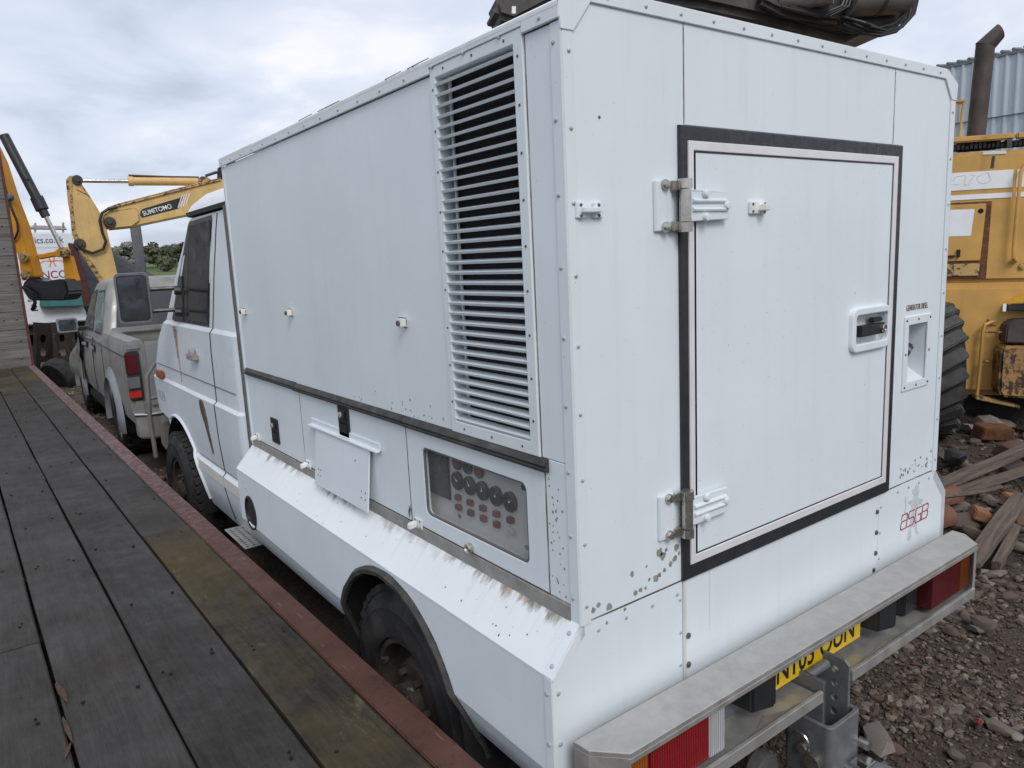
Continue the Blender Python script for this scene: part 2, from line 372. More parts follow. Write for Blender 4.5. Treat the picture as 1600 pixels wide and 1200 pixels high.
def plate(name, mat, parent, M, outer, holes=(), t=.01, w=0., bevel=.0015, kind=None, label=None):
    """flat sheet in frame M (u right, v up, normal outwards), outer face at height w, thickness t behind it"""
    me = curve_mesh([outer, *holes], t, bevel)
    me.transform(M @ Matrix.Translation((0, 0, w-t/2)))
    me.materials.clear()
    me.polygons.foreach_set('use_smooth', [False]*len(me.polygons))
    return link(name, me, mat, parent, kind, label)
def rect(u0, v0, u1, v1): return [(u0, v0), (u1, v0), (u1, v1), (u0, v1)]
def rrect(u0, v0, u1, v1, r, n=5):
    p = []
    for cx, cy, a in ((u1-r, v0+r, -90), (u1-r, v1-r, 0), (u0+r, v1-r, 90), (u0+r, v0+r, 180)):
        p += [(cx+r*math.cos(math.radians(a+90*k/n)), cy+r*math.sin(math.radians(a+90*k/n))) for k in range(n+1)]
    return p
def circ(u, v, r, n=24, ry=None): return [(u+r*math.cos(2*math.pi*k/n), v+(ry or r)*math.sin(2*math.pi*k/n)) for k in range(n)]
def text(name, s, mat, parent, M, u, v, size, sx=1., w=.001, kind=None, bold=0., shear=0., align='LEFT'):
    cu = bpy.data.curves.new('t', 'FONT'); cu.body = s; cu.size = size; cu.extrude = .0004; cu.offset = bold; cu.shear = shear; cu.align_x = align
    o = bpy.data.objects.new('t', cu); COL.objects.link(o)
    me = bpy.data.meshes.new_from_object(o.evaluated_get(bpy.context.evaluated_depsgraph_get())); bpy.data.objects.remove(o)
    me.transform(M @ Matrix.Translation((u, v, w)) @ Matrix.Diagonal((sx, 1, 1, 1))); me.materials.clear()
    return link(name, me, mat, parent, kind)
def stroke(b, pts, wd, M, w=.001):
    """flat ink line in frame M"""
    for (a, c) in zip(pts[:-1], pts[1:]):
        a = Vector((*a, 0)); c = Vector((*c, 0)); d = (c-a).normalized()*wd/2; n = Vector((-d.y, d.x, 0))
        b.prism([M @ (p+Vector((0, 0, w))) for p in (a-d-n, c+d-n, c+d+n, a-d+n)], M.to_3x3() @ Vector((0, 0, .0004)))

# ================================================================== SETTING
W, HB, HT, CH, DD, L = 1.90, 1.055, 2.482, .087, .077, 2.62
def ground_h(x, y):
    h = .03*np.sin(x*1.7+y*.6)*np.cos(y*1.3-x*.4)
    bank = np.clip((y-4.9)/.7, 0, 1)*np.clip((x+.5)/.3, 0, 1)*.19+np.clip((x-3.6)/2.2, 0, 1)*np.clip((5-y)/3, 0, 1)*.16
    return h*np.clip(np.abs(x-1)/2, 0, 1)+bank
def make_ground():
    xs = np.concatenate([np.linspace(-900, -12, 12), np.linspace(-10, 14, 97), np.linspace(16, 900, 12)])
    ys = np.concatenate([np.linspace(-900, -10, 12), np.linspace(-8, 16, 97), np.linspace(18, 60, 12), np.linspace(70, 900, 12)])
    X, Y = np.meshgrid(xs, ys); near = (np.abs(X-2) < 11) & (np.abs(Y-4) < 13)
    Z = np.where(near, ground_h(X, Y), 0)-.004
    Z = Z+np.clip((Y-24)/60, 0, 1)**1.5*0.0
    n = len(xs); vs = np.stack([X, Y, Z], -1).reshape(-1, 3)
    fs = [(j*n+i, j*n+i+1, (j+1)*n+i+1, (j+1)*n+i) for j in range(len(ys)-1) for i in range(n-1)]
    me = bpy.data.meshes.new('ground'); me.from_pydata(vs.tolist(), [], fs); me.polygons.foreach_set('use_smooth', [True]*len(fs))
    link('ground', me, 'soil', kind='structure')
    b = B(); ring = []
    vs = []; fs = []; nx, ny = 40, 24
    for j in range(ny+1):
        for i in range(nx+1):
            x = -80+260*i/nx; y = 30+170*j/ny
            vs.append((x, y, .02+max(0, (y-38))*.05+.25*math.sin(x*.07)*math.sin(y*.06)*min(1, (y-30)/30)))
    for j in range(ny):
        for i in range(nx): a = j*(nx+1)+i; fs.append((a, a+1, a+nx+2, a+nx+1))
    me = bpy.data.meshes.new('field'); me.from_pydata(vs, [], fs); me.polygons.foreach_set('use_smooth', [True]*len(fs)); link('field', me, 'field_grass', kind='structure')
make_ground()

# ---- stones
def stone_mesh(seed, flat=.7, sub=2):
    bm = bmesh.new(); bmesh.ops.create_icosphere(bm, subdivisions=sub, radius=1)
    r = np.random.default_rng(seed); pl = r.normal(size=(9, 3)); pl /= np.linalg.norm(pl, axis=1)[:, None]; dd = r.uniform(.52, .85, 9)
    for v in bm.verts:
        p = np.array(v.co)
        for n_, d_ in zip(pl, dd):
            s_ = p@n_
            if s_ > d_: p = p-n_*(s_-d_)
        p *= np.array([1, r.uniform(.7, .9), flat]); v.co = p
    me = bpy.data.meshes.new('stone'); bm.to_mesh(me); bm.free()
    me.polygons.foreach_set('use_smooth', [True]*len(me.polygons)); me.set_sharp_from_angle(angle=math.radians(28)); me.materials.append(MATS['stone']); return me
STONES = [stone_mesh(i, .45+.1*(i % 4)) for i in range(14)]
def gravel(name, regions, label):
    base = []
    for k in range(8):
        bm = bmesh.new(); bmesh.ops.create_icosphere(bm, subdivisions=1, radius=1); r = np.random.default_rng(100+k)
        vs = np.array([v.co[:] for v in bm.verts]); vs = vs*r.uniform(.55, 1.1, (len(vs), 1))*np.array([1, r.uniform(.6, .95), r.uniform(.4, .75)])
        base.append((vs, np.array([[q.index for q in f.verts] for f in bm.faces]))); bm.free()
    V_ = []; F_ = []; R_ = []; off = 0
    for (x0, x1, y0, y1, n, s0, s1) in regions:
        for i in range(n):
            vs, fs = base[rng.integers(8)]; x = rng.uniform(x0, x1); y = rng.uniform(y0, y1)
            d_ = .5+.25*math.sin(x*4.1+2.1*math.sin(y*2.7))+.25*math.sin(y*5.3+1.7*math.sin(x*3.3+1))+.15*math.sin(x*11+y*9)
            s_ = s0*(s1/s0)**(rng.random()**(1.6+2.4*(1-d_)))*(.55+.6*d_)
            if d_ < .3 and rng.random() < .45: s_ = s0*.7
            a, c = rng.uniform(0, 6.28), rng.uniform(-.5, .5)
            Rz = np.array([[math.cos(a), -math.sin(a), 0], [math.sin(a), math.cos(a), 0], [0, 0, 1]]); Rx = np.array([[1, 0, 0], [0, math.cos(c), -math.sin(c)], [0, math.sin(c), math.cos(c)]])
            p = vs@Rx.T@Rz.T*s_+np.array([x, y, float(ground_h(x, y))+s_*.10]); V_.append(p); F_.append(fs+off); off += len(vs); R_.append(np.full(len(fs), rng.random()))
    me = bpy.data.meshes.new(name); V_ = np.concatenate(V_); F_ = np.concatenate(F_); me.from_pydata(V_.tolist(), [], F_.tolist())
    at = me.attributes.new('rv', 'FLOAT', 'FACE'); at.data.foreach_set('value', np.concatenate(R_).astype(np.float32))
    o = link(name, me, 'gravel', kind='stuff'); tag(o, label, 'gravel'); return o
gravel('gravel', [(1.0, 3.2, -1.6, 1.0, 24000, .0035, .032), (2.6, 5.2, -1.4, 1.6, 13000, .006, .05), (4.6, 8.6, -.6, 3.6, 6500, .012, .06),
                  (0, 2.2, -.7, .5, 2500, .008, .03), (-.1, 1.2, 5.2, 13.5, 3500, .01, .05)], 'brown broken gravel and soil covering the yard')
def scatter_stones():
    n = 0
    for (x0, x1, y0, y1, cnt, s0, s1, wh) in [(1.15, 3.3, -1.35, .8, 95, .022, .062, 'in the gravel behind the rear bumper'), (2.5, 4.8, -.9, 1.3, 70, .03, .095, 'in the rubble around the fallen planks'), (4.0, 7.6, -.1, 2.6, 125, .05, .17, 'on the rubble bank below the yellow machine')]:
        for i in range(cnt):
            x = random.uniform(x0, x1); y = random.uniform(y0, y1); s_ = s0*(s1/s0)**(random.random()**1.6)
            if x < 2.1 and y > -.05 and s_ > .05: continue
            o = link('stone', STONES[random.randrange(14)]); o.location = (x, y, float(ground_h(x, y))+s_*.30); o.scale = (s_*random.uniform(.9, 1.3), s_*random.uniform(.8, 1.1), s_*random.uniform(.8, 1.1))
            o.rotation_euler = (random.uniform(-.3, .3), random.uniform(-.3, .3), random.uniform(0, 6.28))
            tag(o, 'loose broken stone '+wh, 'stone', 'loose stones '+wh); n += 1
scatter_stones()
def debris():
    def timber(p0, p1, wd, th, label, mat='debris_wood'):
        p0, p1 = Vector(p0), Vector(p1); ln = (p1-p0).length; d = (p1-p0).normalized(); s_ = d.cross(Vector((0, 0, 1))).normalized(); u = s_.cross(d)
        M = Matrix(((d.x, s_.x, u.x, p0.x), (d.y, s_.y, u.y, p0.y), (d.z, s_.z, u.z, p0.z), (0, 0, 0, 1)))
        b = B(); rings = []; r = random.Random(int(ln*1000)); n = 7
        for i in range(n):
            x = ln*i/(n-1); j = lambda a: r.uniform(-a, a)
            e = 1 if 0 < i < n-1 else .86
            rings.append([(x+j(.01), -wd/2*e+j(.006), j(.003)), (x+j(.01), wd/2*e+j(.006), j(.003)), (x+j(.01), wd/2*e+j(.006), th+j(.004)), (x+j(.01), -wd/2*e+j(.006), th+j(.004))])
        b.loft(rings); o = b.build('timber_plank', mat, None, .004); o.matrix_world = M; tag(o, label, 'plank', 'old timber in the rubble'); return o
    timber((3.38, .42, .05), (4.42, .53, .20), .11, .035, 'grey weathered plank with a tapered end lying by the bumper')
    timber((3.5, .33, .03), (4.05, .42, .10), .05, .05, 'short split batten tucked against the wide weathered plank')
    timber((4.2, .98, .20), (6.2, .62, .40), .08, .06, 'long dark brown timber lying across the rubble bank')
    timber((4.0, 1.0, .12), (5.3, .62, .24), .07, .05, 'thin bent strip of wood below the long dark timber')
    timber((.05, 11.2, .03), (.5, 10.0, .08), .16, .05, 'loose pale plank on the ground beside the pickup')
    timber((-.1, 10.4, .03), (.36, 9.3, .06), .10, .05, 'narrow plank lying beside the trailer edge near the pickup')
    def half_pipe(p0, p1, r, label):
        b = B(); p0, p1 = Vector(p0), Vector(p1); d = (p1-p0).normalized(); s_ = d.cross(Vector((0, 0, 1))).normalized(); u = s_.cross(d); rings = []
        for p in (p0, p1):
            o_ = [p+(s_*math.cos(a)+u*math.sin(a))*r for a in np.linspace(-.3, 3.4, 9)]; i_ = [p+(s_*math.cos(a)+u*math.sin(a))*(r-.02) for a in np.linspace(3.4, -.3, 9)]; rings.append(o_+i_)
        b.loft(rings); o = b.build('clay_pipe', 'terracotta'); tag(o, label, 'pipe', 'broken clay pipes'); return o
    half_pipe((3.1, 1.02, .08), (3.95, .80, .12), .085, 'broken terracotta pipe half buried behind the bumper end')
    half_pipe((3.5, 1.14, .10), (4.3, .90, .16), .075, 'smaller broken terracotta pipe piece behind the larger one')
    def brick(loc, rot, mat, label, s=(.215, .1, .065)):
        b = B().box(-s[0]/2, s[0]/2, -s[1]/2, s[1]/2, -s[2]/2, s[2]/2); o = b.build('brick', mat, None, .008); o.location = loc; o.rotation_euler = rot; tag(o, label, 'brick', 'bricks in the rubble')
    brick((4.12, .66, .13), (.3, .1, .5), 'brick_orange', 'orange brick beside the weathered plank')
    brick((6.1, 1.35, .22), (.2, .1, -.5), 'rust', 'dark brown brick block below the yellow machine', (.30, .15, .11))
    brick((4.4, .55, .16), (.2, -.2, .9), 'brick_orange', 'pale orange brick piece on the bank')
    brick((2.02, -.36, .03), (.3, .2, .4), 'brick_red', 'small red brick fragment in the gravel', (.05, .045, .03))
    brick((1.93, -.20, .03), (.1, .4, 1.4), 'brick_red', 'tiny red brick chip near the tow hitch', (.04, .03, .025))
    for loc, sc, lab in [((5.05, 1.22, .22), (.34, .10, .17), 'dark slate slab leaning on the rubble bank'), ((1.5, -.02, .05), (.19, .09, .07), 'large rounded sandstone lying behind the tow hitch'),
                         ((1.47, -.28, .04), (.085, .075, .06), 'round brown cobble beside the towing eye'), ((2.32, -.68, .05), (.16, .14, .11), 'pale rough stone in the gravel at the picture edge'),
                         ((5.75, 2.0, .18), (.24, .2, .26), 'smooth grey boulder below the loader tyre'), ((4.15, 1.3, .14), (.26, .18, .14), 'broad ochre stone on the bank')]:
        o = link('stone', STONES[len(lab) % 14].copy()); o.data.materials.clear(); o.data.materials.append(MATS['slate' if 'slate' in lab else 'concrete'])
        o.location = loc; o.scale = sc; o.rotation_euler = (.3 if 'slate' in lab else .1, .2, .6); tag(o, lab, 'stone', 'large stones in the rubble')
    b = B(); p = [(1.95+.3*t, -.02+.05*math.sin(t*3), .05+.02*math.sin(t*5)) for t in np.linspace(0, 3, 24)]
    o = B().tube([(3.1+.55*t, .75+.18*math.sin(t*2.2), .22+.05*t) for t in np.linspace(0, 2, 16)], .014, 6).build('old_rope', 'debris_wood'); tag(o, 'frayed piece of old rope draped over the rubble', 'rope')
debris()

# ================================================================== LOW LOADER TRAILER
def trailer():
    R = root('low_loader_trailer', 'flatbed low loader trailer with dark timber deck, red steel edge and raised plank ramp', 'trailer', (-.178, 0, 0), .0148)
    ZD = .62; Y0, Y1 = -3.2, 12.62
    rows = [(-.103, -.328), (-.337, -.595), (-.605, -.860), (-.872, -1.155), (-1.166, -1.44), (-1.450, -1.70), (-1.708, -1.96), (-1.968, -2.22), (-2.228, -2.48)]
    joints = [[2.85, 9.9], [9.35], [4.6, 10.6], [1.9, 8.2], [5.5], [3.1, 9.0], [6.2], [2.2, 8.8], [5.0]]
    rr = random.Random(3)
    for k, ((a, b_), js) in enumerate(zip(rows, joints)):
        ys = [Y0]+js+[Y1-.06]
        for i, (y0, y1) in enumerate(zip(ys[:-1], ys[1:])):
            hl = (y1-y0)/2-.003; hw = (a-b_)/2; n = 14
            b = B(); rings = []
            for q in range(n+1):
                yy = -hl+2*hl*q/n; j1, j2 = rr.uniform(-.0025, .0025), rr.uniform(-.0025, .0025); z1, z2 = rr.uniform(-.002, .002), rr.uniform(-.002, .002)
                rings.append([(-hw+j1, yy, -.045), (hw+j2, yy, -.045), (hw+j2, yy, -.005), (hw+j2-.006, yy, z2), (0, yy, .0005+(z1+z2)/2), (-hw+j1+.006, yy, z1), (-hw+j1, yy, -.005)])
            b.loft(rings)
            mossy = (k == 0 and i == 0) or (k <= 1 and y0 > 9) or (k == 0 and i == 2)
            o = b.build('deck_plank', 'deck_mossy' if mossy else 'deck_wood', R, 0, 25)
            o.location = ((a+b_)/2, (y0+y1)/2, ZD+rr.uniform(-.003, .003))
    B().box(-.099, 0, Y0, Y1, ZD-.16, ZD+.004).build('edge_rail', 'red_oxide', R, .004)
    B().box(-2.62, -2.49, Y0, Y1, ZD-.16, ZD+.004).build('edge_rail', 'red_oxide', R, .008)
    b = B()
    for x in (-.75, -1.75): b.box(x-.07, x+.07, Y0, Y1, ZD-.32, ZD-.05)
    for i in range(22): y = Y0+.1+i*.73; b.box(-2.5, -.1, y, y+.07, ZD-.13, ZD-.047)
    b.build('chassis_frame', 'underbody', R)
    for y in (6.6, 7.6, 8.6):
        for x in (-.62, -2.0):
            wb = B().lathe([(.10, -.11), (.22, -.11), (.27, -.09), (.285, -.04), (.285, .04), (.27, .09), (.22, .11), (.10, .11)], (x, y, .285), (1, 0, 0), 24); wb.build('wheel', 'tyre', R)
    B().box(-1.4, -1.1, Y0, Y0+.2, 0, ZD-.3).build('landing_leg', 'underbody', R, .01)
    nb = B(); r2 = random.Random(9)          # coach bolts sunk in the deck, pairs at every bearer
    for (a, b_) in rows[:6]:
        for i in range(22):
            y = Y0+.135+i*.73
            for f in (.2, .78):
                if r2.random() < .3: continue
                x = a+(b_-a)*(f+r2.uniform(-.06, .06)); yy = y+r2.uniform(-.05, .05); nb.lathe([(.0062, -.004), (.0062, .0042), (.003, .0047)], (x, yy, ZD), (0, 0, 1), 8)
                if r2.random() < .35: nb.lathe([(.0045, -.004), (.0045, .0042), (.002, .0047)], (x+r2.uniform(-.03, .03), yy+.03, ZD), (0, 0, 1), 6)
    nb.build('bolt_heads', 'void', R, kind='stuff')
    for (x, y, l, wd, a) in [(-.854, 1.43, .17, .017, .10), (-.866, 1.18, .18, .011, .04), (-.880, 1.06, .09, .008, -.3)]:
        pts = [(x+math.cos(a+1.57)*t*l+math.cos(a)*s_*wd, y+math.sin(a+1.57)*t*l+math.sin(a)*s_*wd, ZD+.003) for t, s_ in ((-.5, 0), (-.2, .5), (.1, .7), (.5, .25), (.42, -.3), (.0, -.6), (-.3, -.3))]
        B().prism(pts, (0, 0, .001)).build('splintered_edge', 'splinter', R, label='raw orange splintered wood at a plank edge')
    # raised ramp, boarded across, standing upright at the end of the deck
    ZR = ZD+.01; x1, x0 = -.035, -2.5; ph = .285
    for i in range(13):
        z = ZR+i*ph; n = 8; b = B(); rings = []
        for q in range(n+1):
            xx = x0+(x1-x0)*q/n; j = rr.uniform(-.004, .004); rings.append([(xx, 12.622, z+.003+j*.4), (xx, 12.70, z+.0), (xx, 12.70, z+ph), (xx, 12.624, z+ph-.003+j*.4), (xx, 12.615+rr.uniform(-.003, .003), z+ph/2)])
        b.loft(rings).build('ramp_board', 'ramp_wood', R, 0, 25)
    b = B()
    for x in (-.14, -.30, -.62):
        for i in range(13):
            if x > -.2 or rr.random() < .25: b.dome((x+rr.uniform(-.015, .015), 12.613, ZR+(i+.5+rr.uniform(-.1, .1))*ph), (0, -1, 0), .017, 8)
    b.build('ramp_bolts', 'screw_dark', R, kind='stuff')
    B().box(-.033, .0, 12.59, 12.80, ZD-.05, ZR+13*ph+.12).build('ramp_frame', 'red_oxide_dark', R, .006)
    B().box(-2.56, -2.502, 12.59, 12.80, ZD-.05, ZR+13*ph+.12).build('ramp_frame', 'red_oxide_dark', R, .006)
    B().prism([(-.30, 12.63, ZR+13*ph), (-.035, 12.63, ZR+13*ph), (-.035, 12.63, ZR+13*ph+.16), (-.10, 12.63, ZR+13*ph+.36), (-.13, 12.63, ZR+13*ph+.36)], (0, .05, 0)).build('ramp_lug', 'red_oxide_dark', R, .006)
trailer()

# ================================================================== WHITE GENERATOR TRUCK
T = root('generator_truck', 'white cab truck with boxy generator body, side louvres and rear hinged door', 'truck')
MR = frame_m((0, 0, 0), (1, 0, 0), (0, 0, 1))          # rear face: u = x, v = z
MS = frame_m((0, 0, 0), (0, -1, 0), (0, 0, 1))         # left side face: u = -y, v = z
def S(pts): return [(-y, z) for y, z in pts]
def sr(y0, z0, y1, z1): return rect(-y1, z0, -y0, z1)
def wheel(parent, c, ax, r=.425, wd=.24, hubmat='hub', treads=36):
    ax = Vector(ax); c = Vector(c)
    wb = B(); h = wd/2
    wb.lathe([(r*.53, -h*.7), (r*.62, -h), (r*.80, -h), (r*.92, -h*.86), (r*.985, -h*.55), (r*.985, h*.45), (r*.955, h*.66), (r*.90, h*.86), (r*.835, h*.95), (r*.815, h*1.0), (r*.80, h*.975), (r*.70, h*1.03), (r*.61, h), (r*.555, h*.92), (r*.53, h*.6)], c, ax, 48, False)
    t = wb.build('tyre', 'tyre', parent)
    tb = B(); t0 = Vector((0, 0, 1)); a = ax.cross(t0).normalized(); u = ax.cross(a)
    for k in range(treads):
        for s_ in (-1, 1):
            an = 2*math.pi*(k+(.5 if s_ > 0 else 0))/treads; rd = a*math.cos(an)+u*math.sin(an); tg = ax.cross(rd)
            M = Matrix(((rd.x, tg.x, ax.x, 0), (rd.y, tg.y, ax.y, 0), (rd.z, tg.z, ax.z, 0), (0, 0, 0, 1))); M.translation = c+rd*(r*.97)+ax*(s_*h*.45)
            tb.box(-.016, .010, -r*.046, r*.046, -h*.38, h*.30, M @ Matrix.Rotation(s_*.25, 4, 'X') @ Matrix.Rotation(s_*.10, 4, 'Y'))
    tb.build('tread', 'tyre', t)
    hb = B().lathe([(r*.30, -h*.5), (r*.55, -h*.5), (r*.56, h*.70), (r*.54, h*.84), (r*.50, h*.80), (r*.48, h*.25), (r*.38, h*.10), (r*.33, h*.45), (r*.30, h*.60), (r*.17, h*.62), (r*.16, h*.95), (r*.12, h*1.0), (r*.02, h*1.0)], c, ax, 28)
    hub = hb.build('wheel_hub', hubmat, t)
    nb = B()
    for k in range(6): an = 2*math.pi*k/6; p = c+ax*(h*.58)+(a*math.cos(an)+u*math.sin(an))*r*.245; nb.cyl(p, p+ax*.03, .013, 6)
    nb.build('wheel_nuts', 'hub', t, kind='stuff')
    return t

def truck_box():
    # ---- rear panels (each its own sheet, joints between them)
    g = .0018; t = .02
    filler = rect(1.612, 1.438, 1.772, 1.668)
    up_l = [(0, HB+g), (.385-g, HB+g), (.385-g, 2.284), (.405-g, 2.284), (.405-g, HT+DD), (CH, HT+DD), (0, HT)]
    plate('rear_panel', 'paint_white', T, MR, up_l, t=t)
    plate('rear_panel', 'paint_white', T, MR, rect(.405+g, 2.286, 1.463-g, HT+DD), t=t)
    plate('rear_panel', 'paint_white', T, MR, [(1.512+g, HB+g), (W, HB+g), (W, HT), (W-CH, HT+DD), (1.463+g, HT+DD), (1.463+g, 2.286), (1.512+g, 2.286)], [filler], t=t)
    s_, hs, zb = .099, .943, .50
    plate('rear_panel', 'paint_white', T, MR, [(-s_+.02, zb), (.384-g, zb), (.384-g, HB-g), (0, HB-g), (-s_, hs), (-s_, .67)], t=t)
    plate('rear_panel', 'paint_white', T, MR, rect(.384+g, zb, 1.463-g, HB-g), t=t, w=.001)
    plate('rear_panel', 'paint_white', T, MR, [(1.463+g, zb), (W+s_-.02, zb), (W+s_, .67), (W+s_, hs), (W, HB-g), (1.463+g, HB-g)], t=t)
    # ---- door
    d = plate('door_seal', 'seal_black', T, MR, rect(.378, HB+.001, 1.514, 2.284), [rect(.44, 1.12, 1.45, 2.225)], t=.03, w=.011, bevel=.004)
    D = plate('rear_door', 'paint_white', T, MR, rect(.41, 1.115, 1.462, 2.236), [rrect(1.215, 1.625, 1.425, 1.735, .012)], t=.03, w=.011, label='square rear access door framed by a black seal')
    fr = plate('door_frame', 'alu_trim', D, MR, rect(.404, 1.100, 1.476, 2.246), [rect(.424, 1.125, 1.450, 2.222)], t=.02, w=.016, bevel=.002)
    plate('door_gasket', 'seal_black', D, MR, rect(.422, 1.123, 1.452, 2.224), [rect(.428, 1.129, 1.446, 2.218)], t=.012, w=.0125, bevel=0)
    h = B()      # handle
    plate('handle_surround', 'paint_trim', D, MR, rrect(1.198, 1.605, 1.442, 1.752, .03), [rrect(1.222, 1.632, 1.424, 1.728, .012)], t=.02, w=.027, bevel=.004)
    plate('handle_recess', 'paint_trim', D, MR, rect(1.214, 1.624, 1.428, 1.737), t=.004, w=-.008)
    hb = B().box(1.245, 1.405, -.030, -.004, 1.655, 1.692); hb.box(1.335, 1.40, -.022, -.002, 1.695, 1.712)
    hb.build('handle_lever', 'plastic_black', D, .004)
    B().lathe([(.014, -.01), (.014, .006), (.011, .008), (.011, .005), (.001, .004)], (1.385, -.031, 1.674), (0, -1, 0), 16).build('lock_barrel', 'stainless', D)
    c = B(); 
    def catch(M, u, v, parent):      # small white retaining catch on its plate
        cb_ = B(); 
        cb_.prism([M @ Vector(p) for p in ((u-.036, v-.017, 0), (u+.036, v-.017, 0), (u+.036, v+.017, 0), (u-.036, v+.017, 0))], M.to_3x3() @ Vector((0, 0, .010)))
        cb_.prism([M @ Vector(p) for p in ((u-.002, v-.009, .008), (u+.026, v-.009, .008), (u+.022, v+.009, .008), (u+.002, v+.009, .008))], M.to_3x3() @ Vector((-.004, 0, .026)))
        o = cb_.build('door_catch', 'ink_white', parent, .002)
        sc = B()
        for a, b_ in ((-.026, .010), (-.026, -.010), (.028, .011), (.028, -.011)): sc.dome(M @ Vector((u+a, v+b_, .010)), M.to_3x3() @ Vector((0, 0, 1)), .0045)
        sc.build('screws', 'screw_dark', o, kind='stuff')
    MRd = MR @ Matrix.Translation((0, 0, .011))
    catch(MRd, .692, 2.078, D)
    # keeper on the left panel
    k = B()
    for u in (.036, .092):
        k.box(u-.014, u+.014, -.010, 0, 2.056, 2.092)
    k.box(.036, .092, -.022, -.006, 2.068, 2.080)
    ko = k.build('door_keeper', 'paint_trim', T, .002); sc = B()
    for u in (.036, .092):
        for v in (2.062, 2.086): sc.dome((u, -.010, v), (0, -1, 0), .0045)
    sc.build('screws', 'screw_dark', ko, kind='stuff')
    for zc in (2.083, 1.262):   # two strap hinges
        hp = B().box(.285, .345, -.010, .0, zc-.062, zc+.062).build('hinge_plate', 'paint_trim', D, .002)
        B().cyl((.372, -.030, zc-.066), (.372, -.030, zc-.042), .0185, 14).cyl((.372, -.030, zc+.042), (.372, -.030, zc+.066), .0185, 14).cyl((.372, -.030, zc-.040), (.372, -.030, zc+.040), .0155, 14).build('hinge_knuckle', 'stainless', hp)
        B().box(.336, .372, -.020, -.008, zc-.062, zc-.038).build('hinge_bracket', 'stainless', hp, .002); B().box(.336, .372, -.020, -.008, zc+.038, zc+.062).build('hinge_bracket', 'stainless', hp, .002)
        B().prism([(.374, -.027, zc-.040), (.405, -.030, zc-.040), (.548, -.030, zc-.036), (.548, -.030, zc+.036), (.405, -.030, zc+.040), (.374, -.027, zc+.040)], (0, .011, 0)).build('hinge_strap', 'paint_trim', hp, .002)
        rb = B()
        for dz in (-.010, .012): rb.cyl((.40, -.031, zc+dz), (.535, -.031, zc+dz), .0055, 8)
        rb.build('strap_rib', 'paint_trim', hp)
        bo = B()
        for u, v in ((.318, -.052), (.318, .052)): bo.lathe([(.014, 0), (.014, .006), (.010, .012), (.001, .013)], (u, -.010, zc+v), (0, -1, 0), 10)
        bo.build('bolts', 'stainless', hp, kind='stuff'); bo = B()
        for u, v in ((.45, -.03), (.45, .03), (.535, 0)): bo.lathe([(.012, 0), (.012, .005), (.009, .010), (.001, .011)], (u, -.030, zc+v), (0, -1, 0), 10)
        bo.build('bolts', 'paint_trim', hp, kind='stuff')
    # ---- filler recess
    F = plate('filler_surround', 'paint_trim', T, MR, rect(1.590, 1.417, 1.792, 1.690), [rect(1.620, 1.446, 1.764, 1.660)], t=.006, w=.006, bevel=.001, label='recessed diesel filler housing on the rear panel')
    b = B(); x0, x1, z0, z1 = 1.618, 1.766, 1.444, 1.662
    b.add([(x0, .002, z0), (x1, .002, z0), (x1, .002, z1), (x0, .002, z1), (x0+.01, .085, z0+.055), (x1-.004, .085, z0+.055), (x1-.004, .085, z1-.004), (x0+.01, .085, z1-.004)],
          [(0, 1, 5, 4), (1, 2, 6, 5), (2, 3, 7, 6), (3, 0, 4, 7), (4, 5, 6, 7)])
    o = b.build('filler_recess', 'paint_trim', F, 0, 0)
    B().cyl((1.655, .095, 1.585), (1.69, .022, 1.545), .036, 18).build('filler_cap', 'plastic_black', F, .006)
    sc = B()
    for u, v in ((1.602, 1.43), (1.69, 1.43), (1.78, 1.43), (1.602, 1.553), (1.78, 1.553), (1.602, 1.677), (1.69, 1.677), (1.78, 1.677)): sc.dome((u, -.006, v), (0, -1, 0), .005)
    sc.build('screws', 'screw_dark', F, kind='stuff')
    text('filler_lettering', 'GENERATOR DIESEL', 'ink_dark', T, MR, 1.604, 1.712, .030, .60, .001)
    # ---- red outlined logo and faded grey lion
    lb = B(); lw = .0048
    def L_(pts, u, wd=.055, ht=.058): stroke(lb, [(1.632+u+x*.046+(y*ht)*.12, .868+y*ht) for x, y in pts], lw, MR, .0012)
    a_ = [(0, .72), (.12, 1), (.86, 1), (1, .86), (1, 0), (.12, 0), (0, .14), (0, .42), (.12, .55), (.98, .55)]
    s__ = [(1, 1), (.14, 1), (0, .86), (0, .66), (.14, .53), (.86, .53), (1, .4), (1, .14), (.86, 0), (0, 0)]
    g__ = [(1, 1), (.14, 1), (0, .86), (0, .14), (.14, 0), (1, 0), (1, .5), (.5, .5)]
    b__ = [(0, 0), (0, 1), (.86, 1), (1, .86), (1, .66), (.86, .53), (1, .4), (1, .14), (.86, 0), (.06, 0)]; b2_ = [(.06, .53), (.80, .53)]
    for pts, u in ((a_, 0), (s__, .056), (g__, .112), (b__, .168), (b2_, .168)): L_(pts, u)
    lb.build('logo_lettering', 'ink_red', T)
    lion = [(0, 0), (.02, -.01), (.035, .005), (.03, .03), (.035, .05), (.06, .035), (.075, .005), (.10, .0), (.085, .02), (.075, .06), (.07, .10), (.085, .13), (.11, .125), (.12, .145), (.09, .155), (.075, .165), (.085, .19), (.075, .215), (.055, .225), (.045, .21), (.025, .205), (.028, .19), (.04, .18), (.03, .16), (.0, .17), (-.005, .155), (.025, .14), (.03, .11), (.015, .07), (.005, .03)]
    plate('lion_emblem', 'ink_grey', T, MR, [(1.69+x*.95, .815+y*.95) for x, y in lion], t=.0006, w=.0007, bevel=0)
    plate('lion_emblem_tail', 'ink_grey', T, MR, [(1.655+x, .93+y) for x, y in ((0, 0), (.008, .03), (.002, .065), (.012, .07), (.018, .03), (.012, 0))], t=.0006, w=.0007, bevel=0)
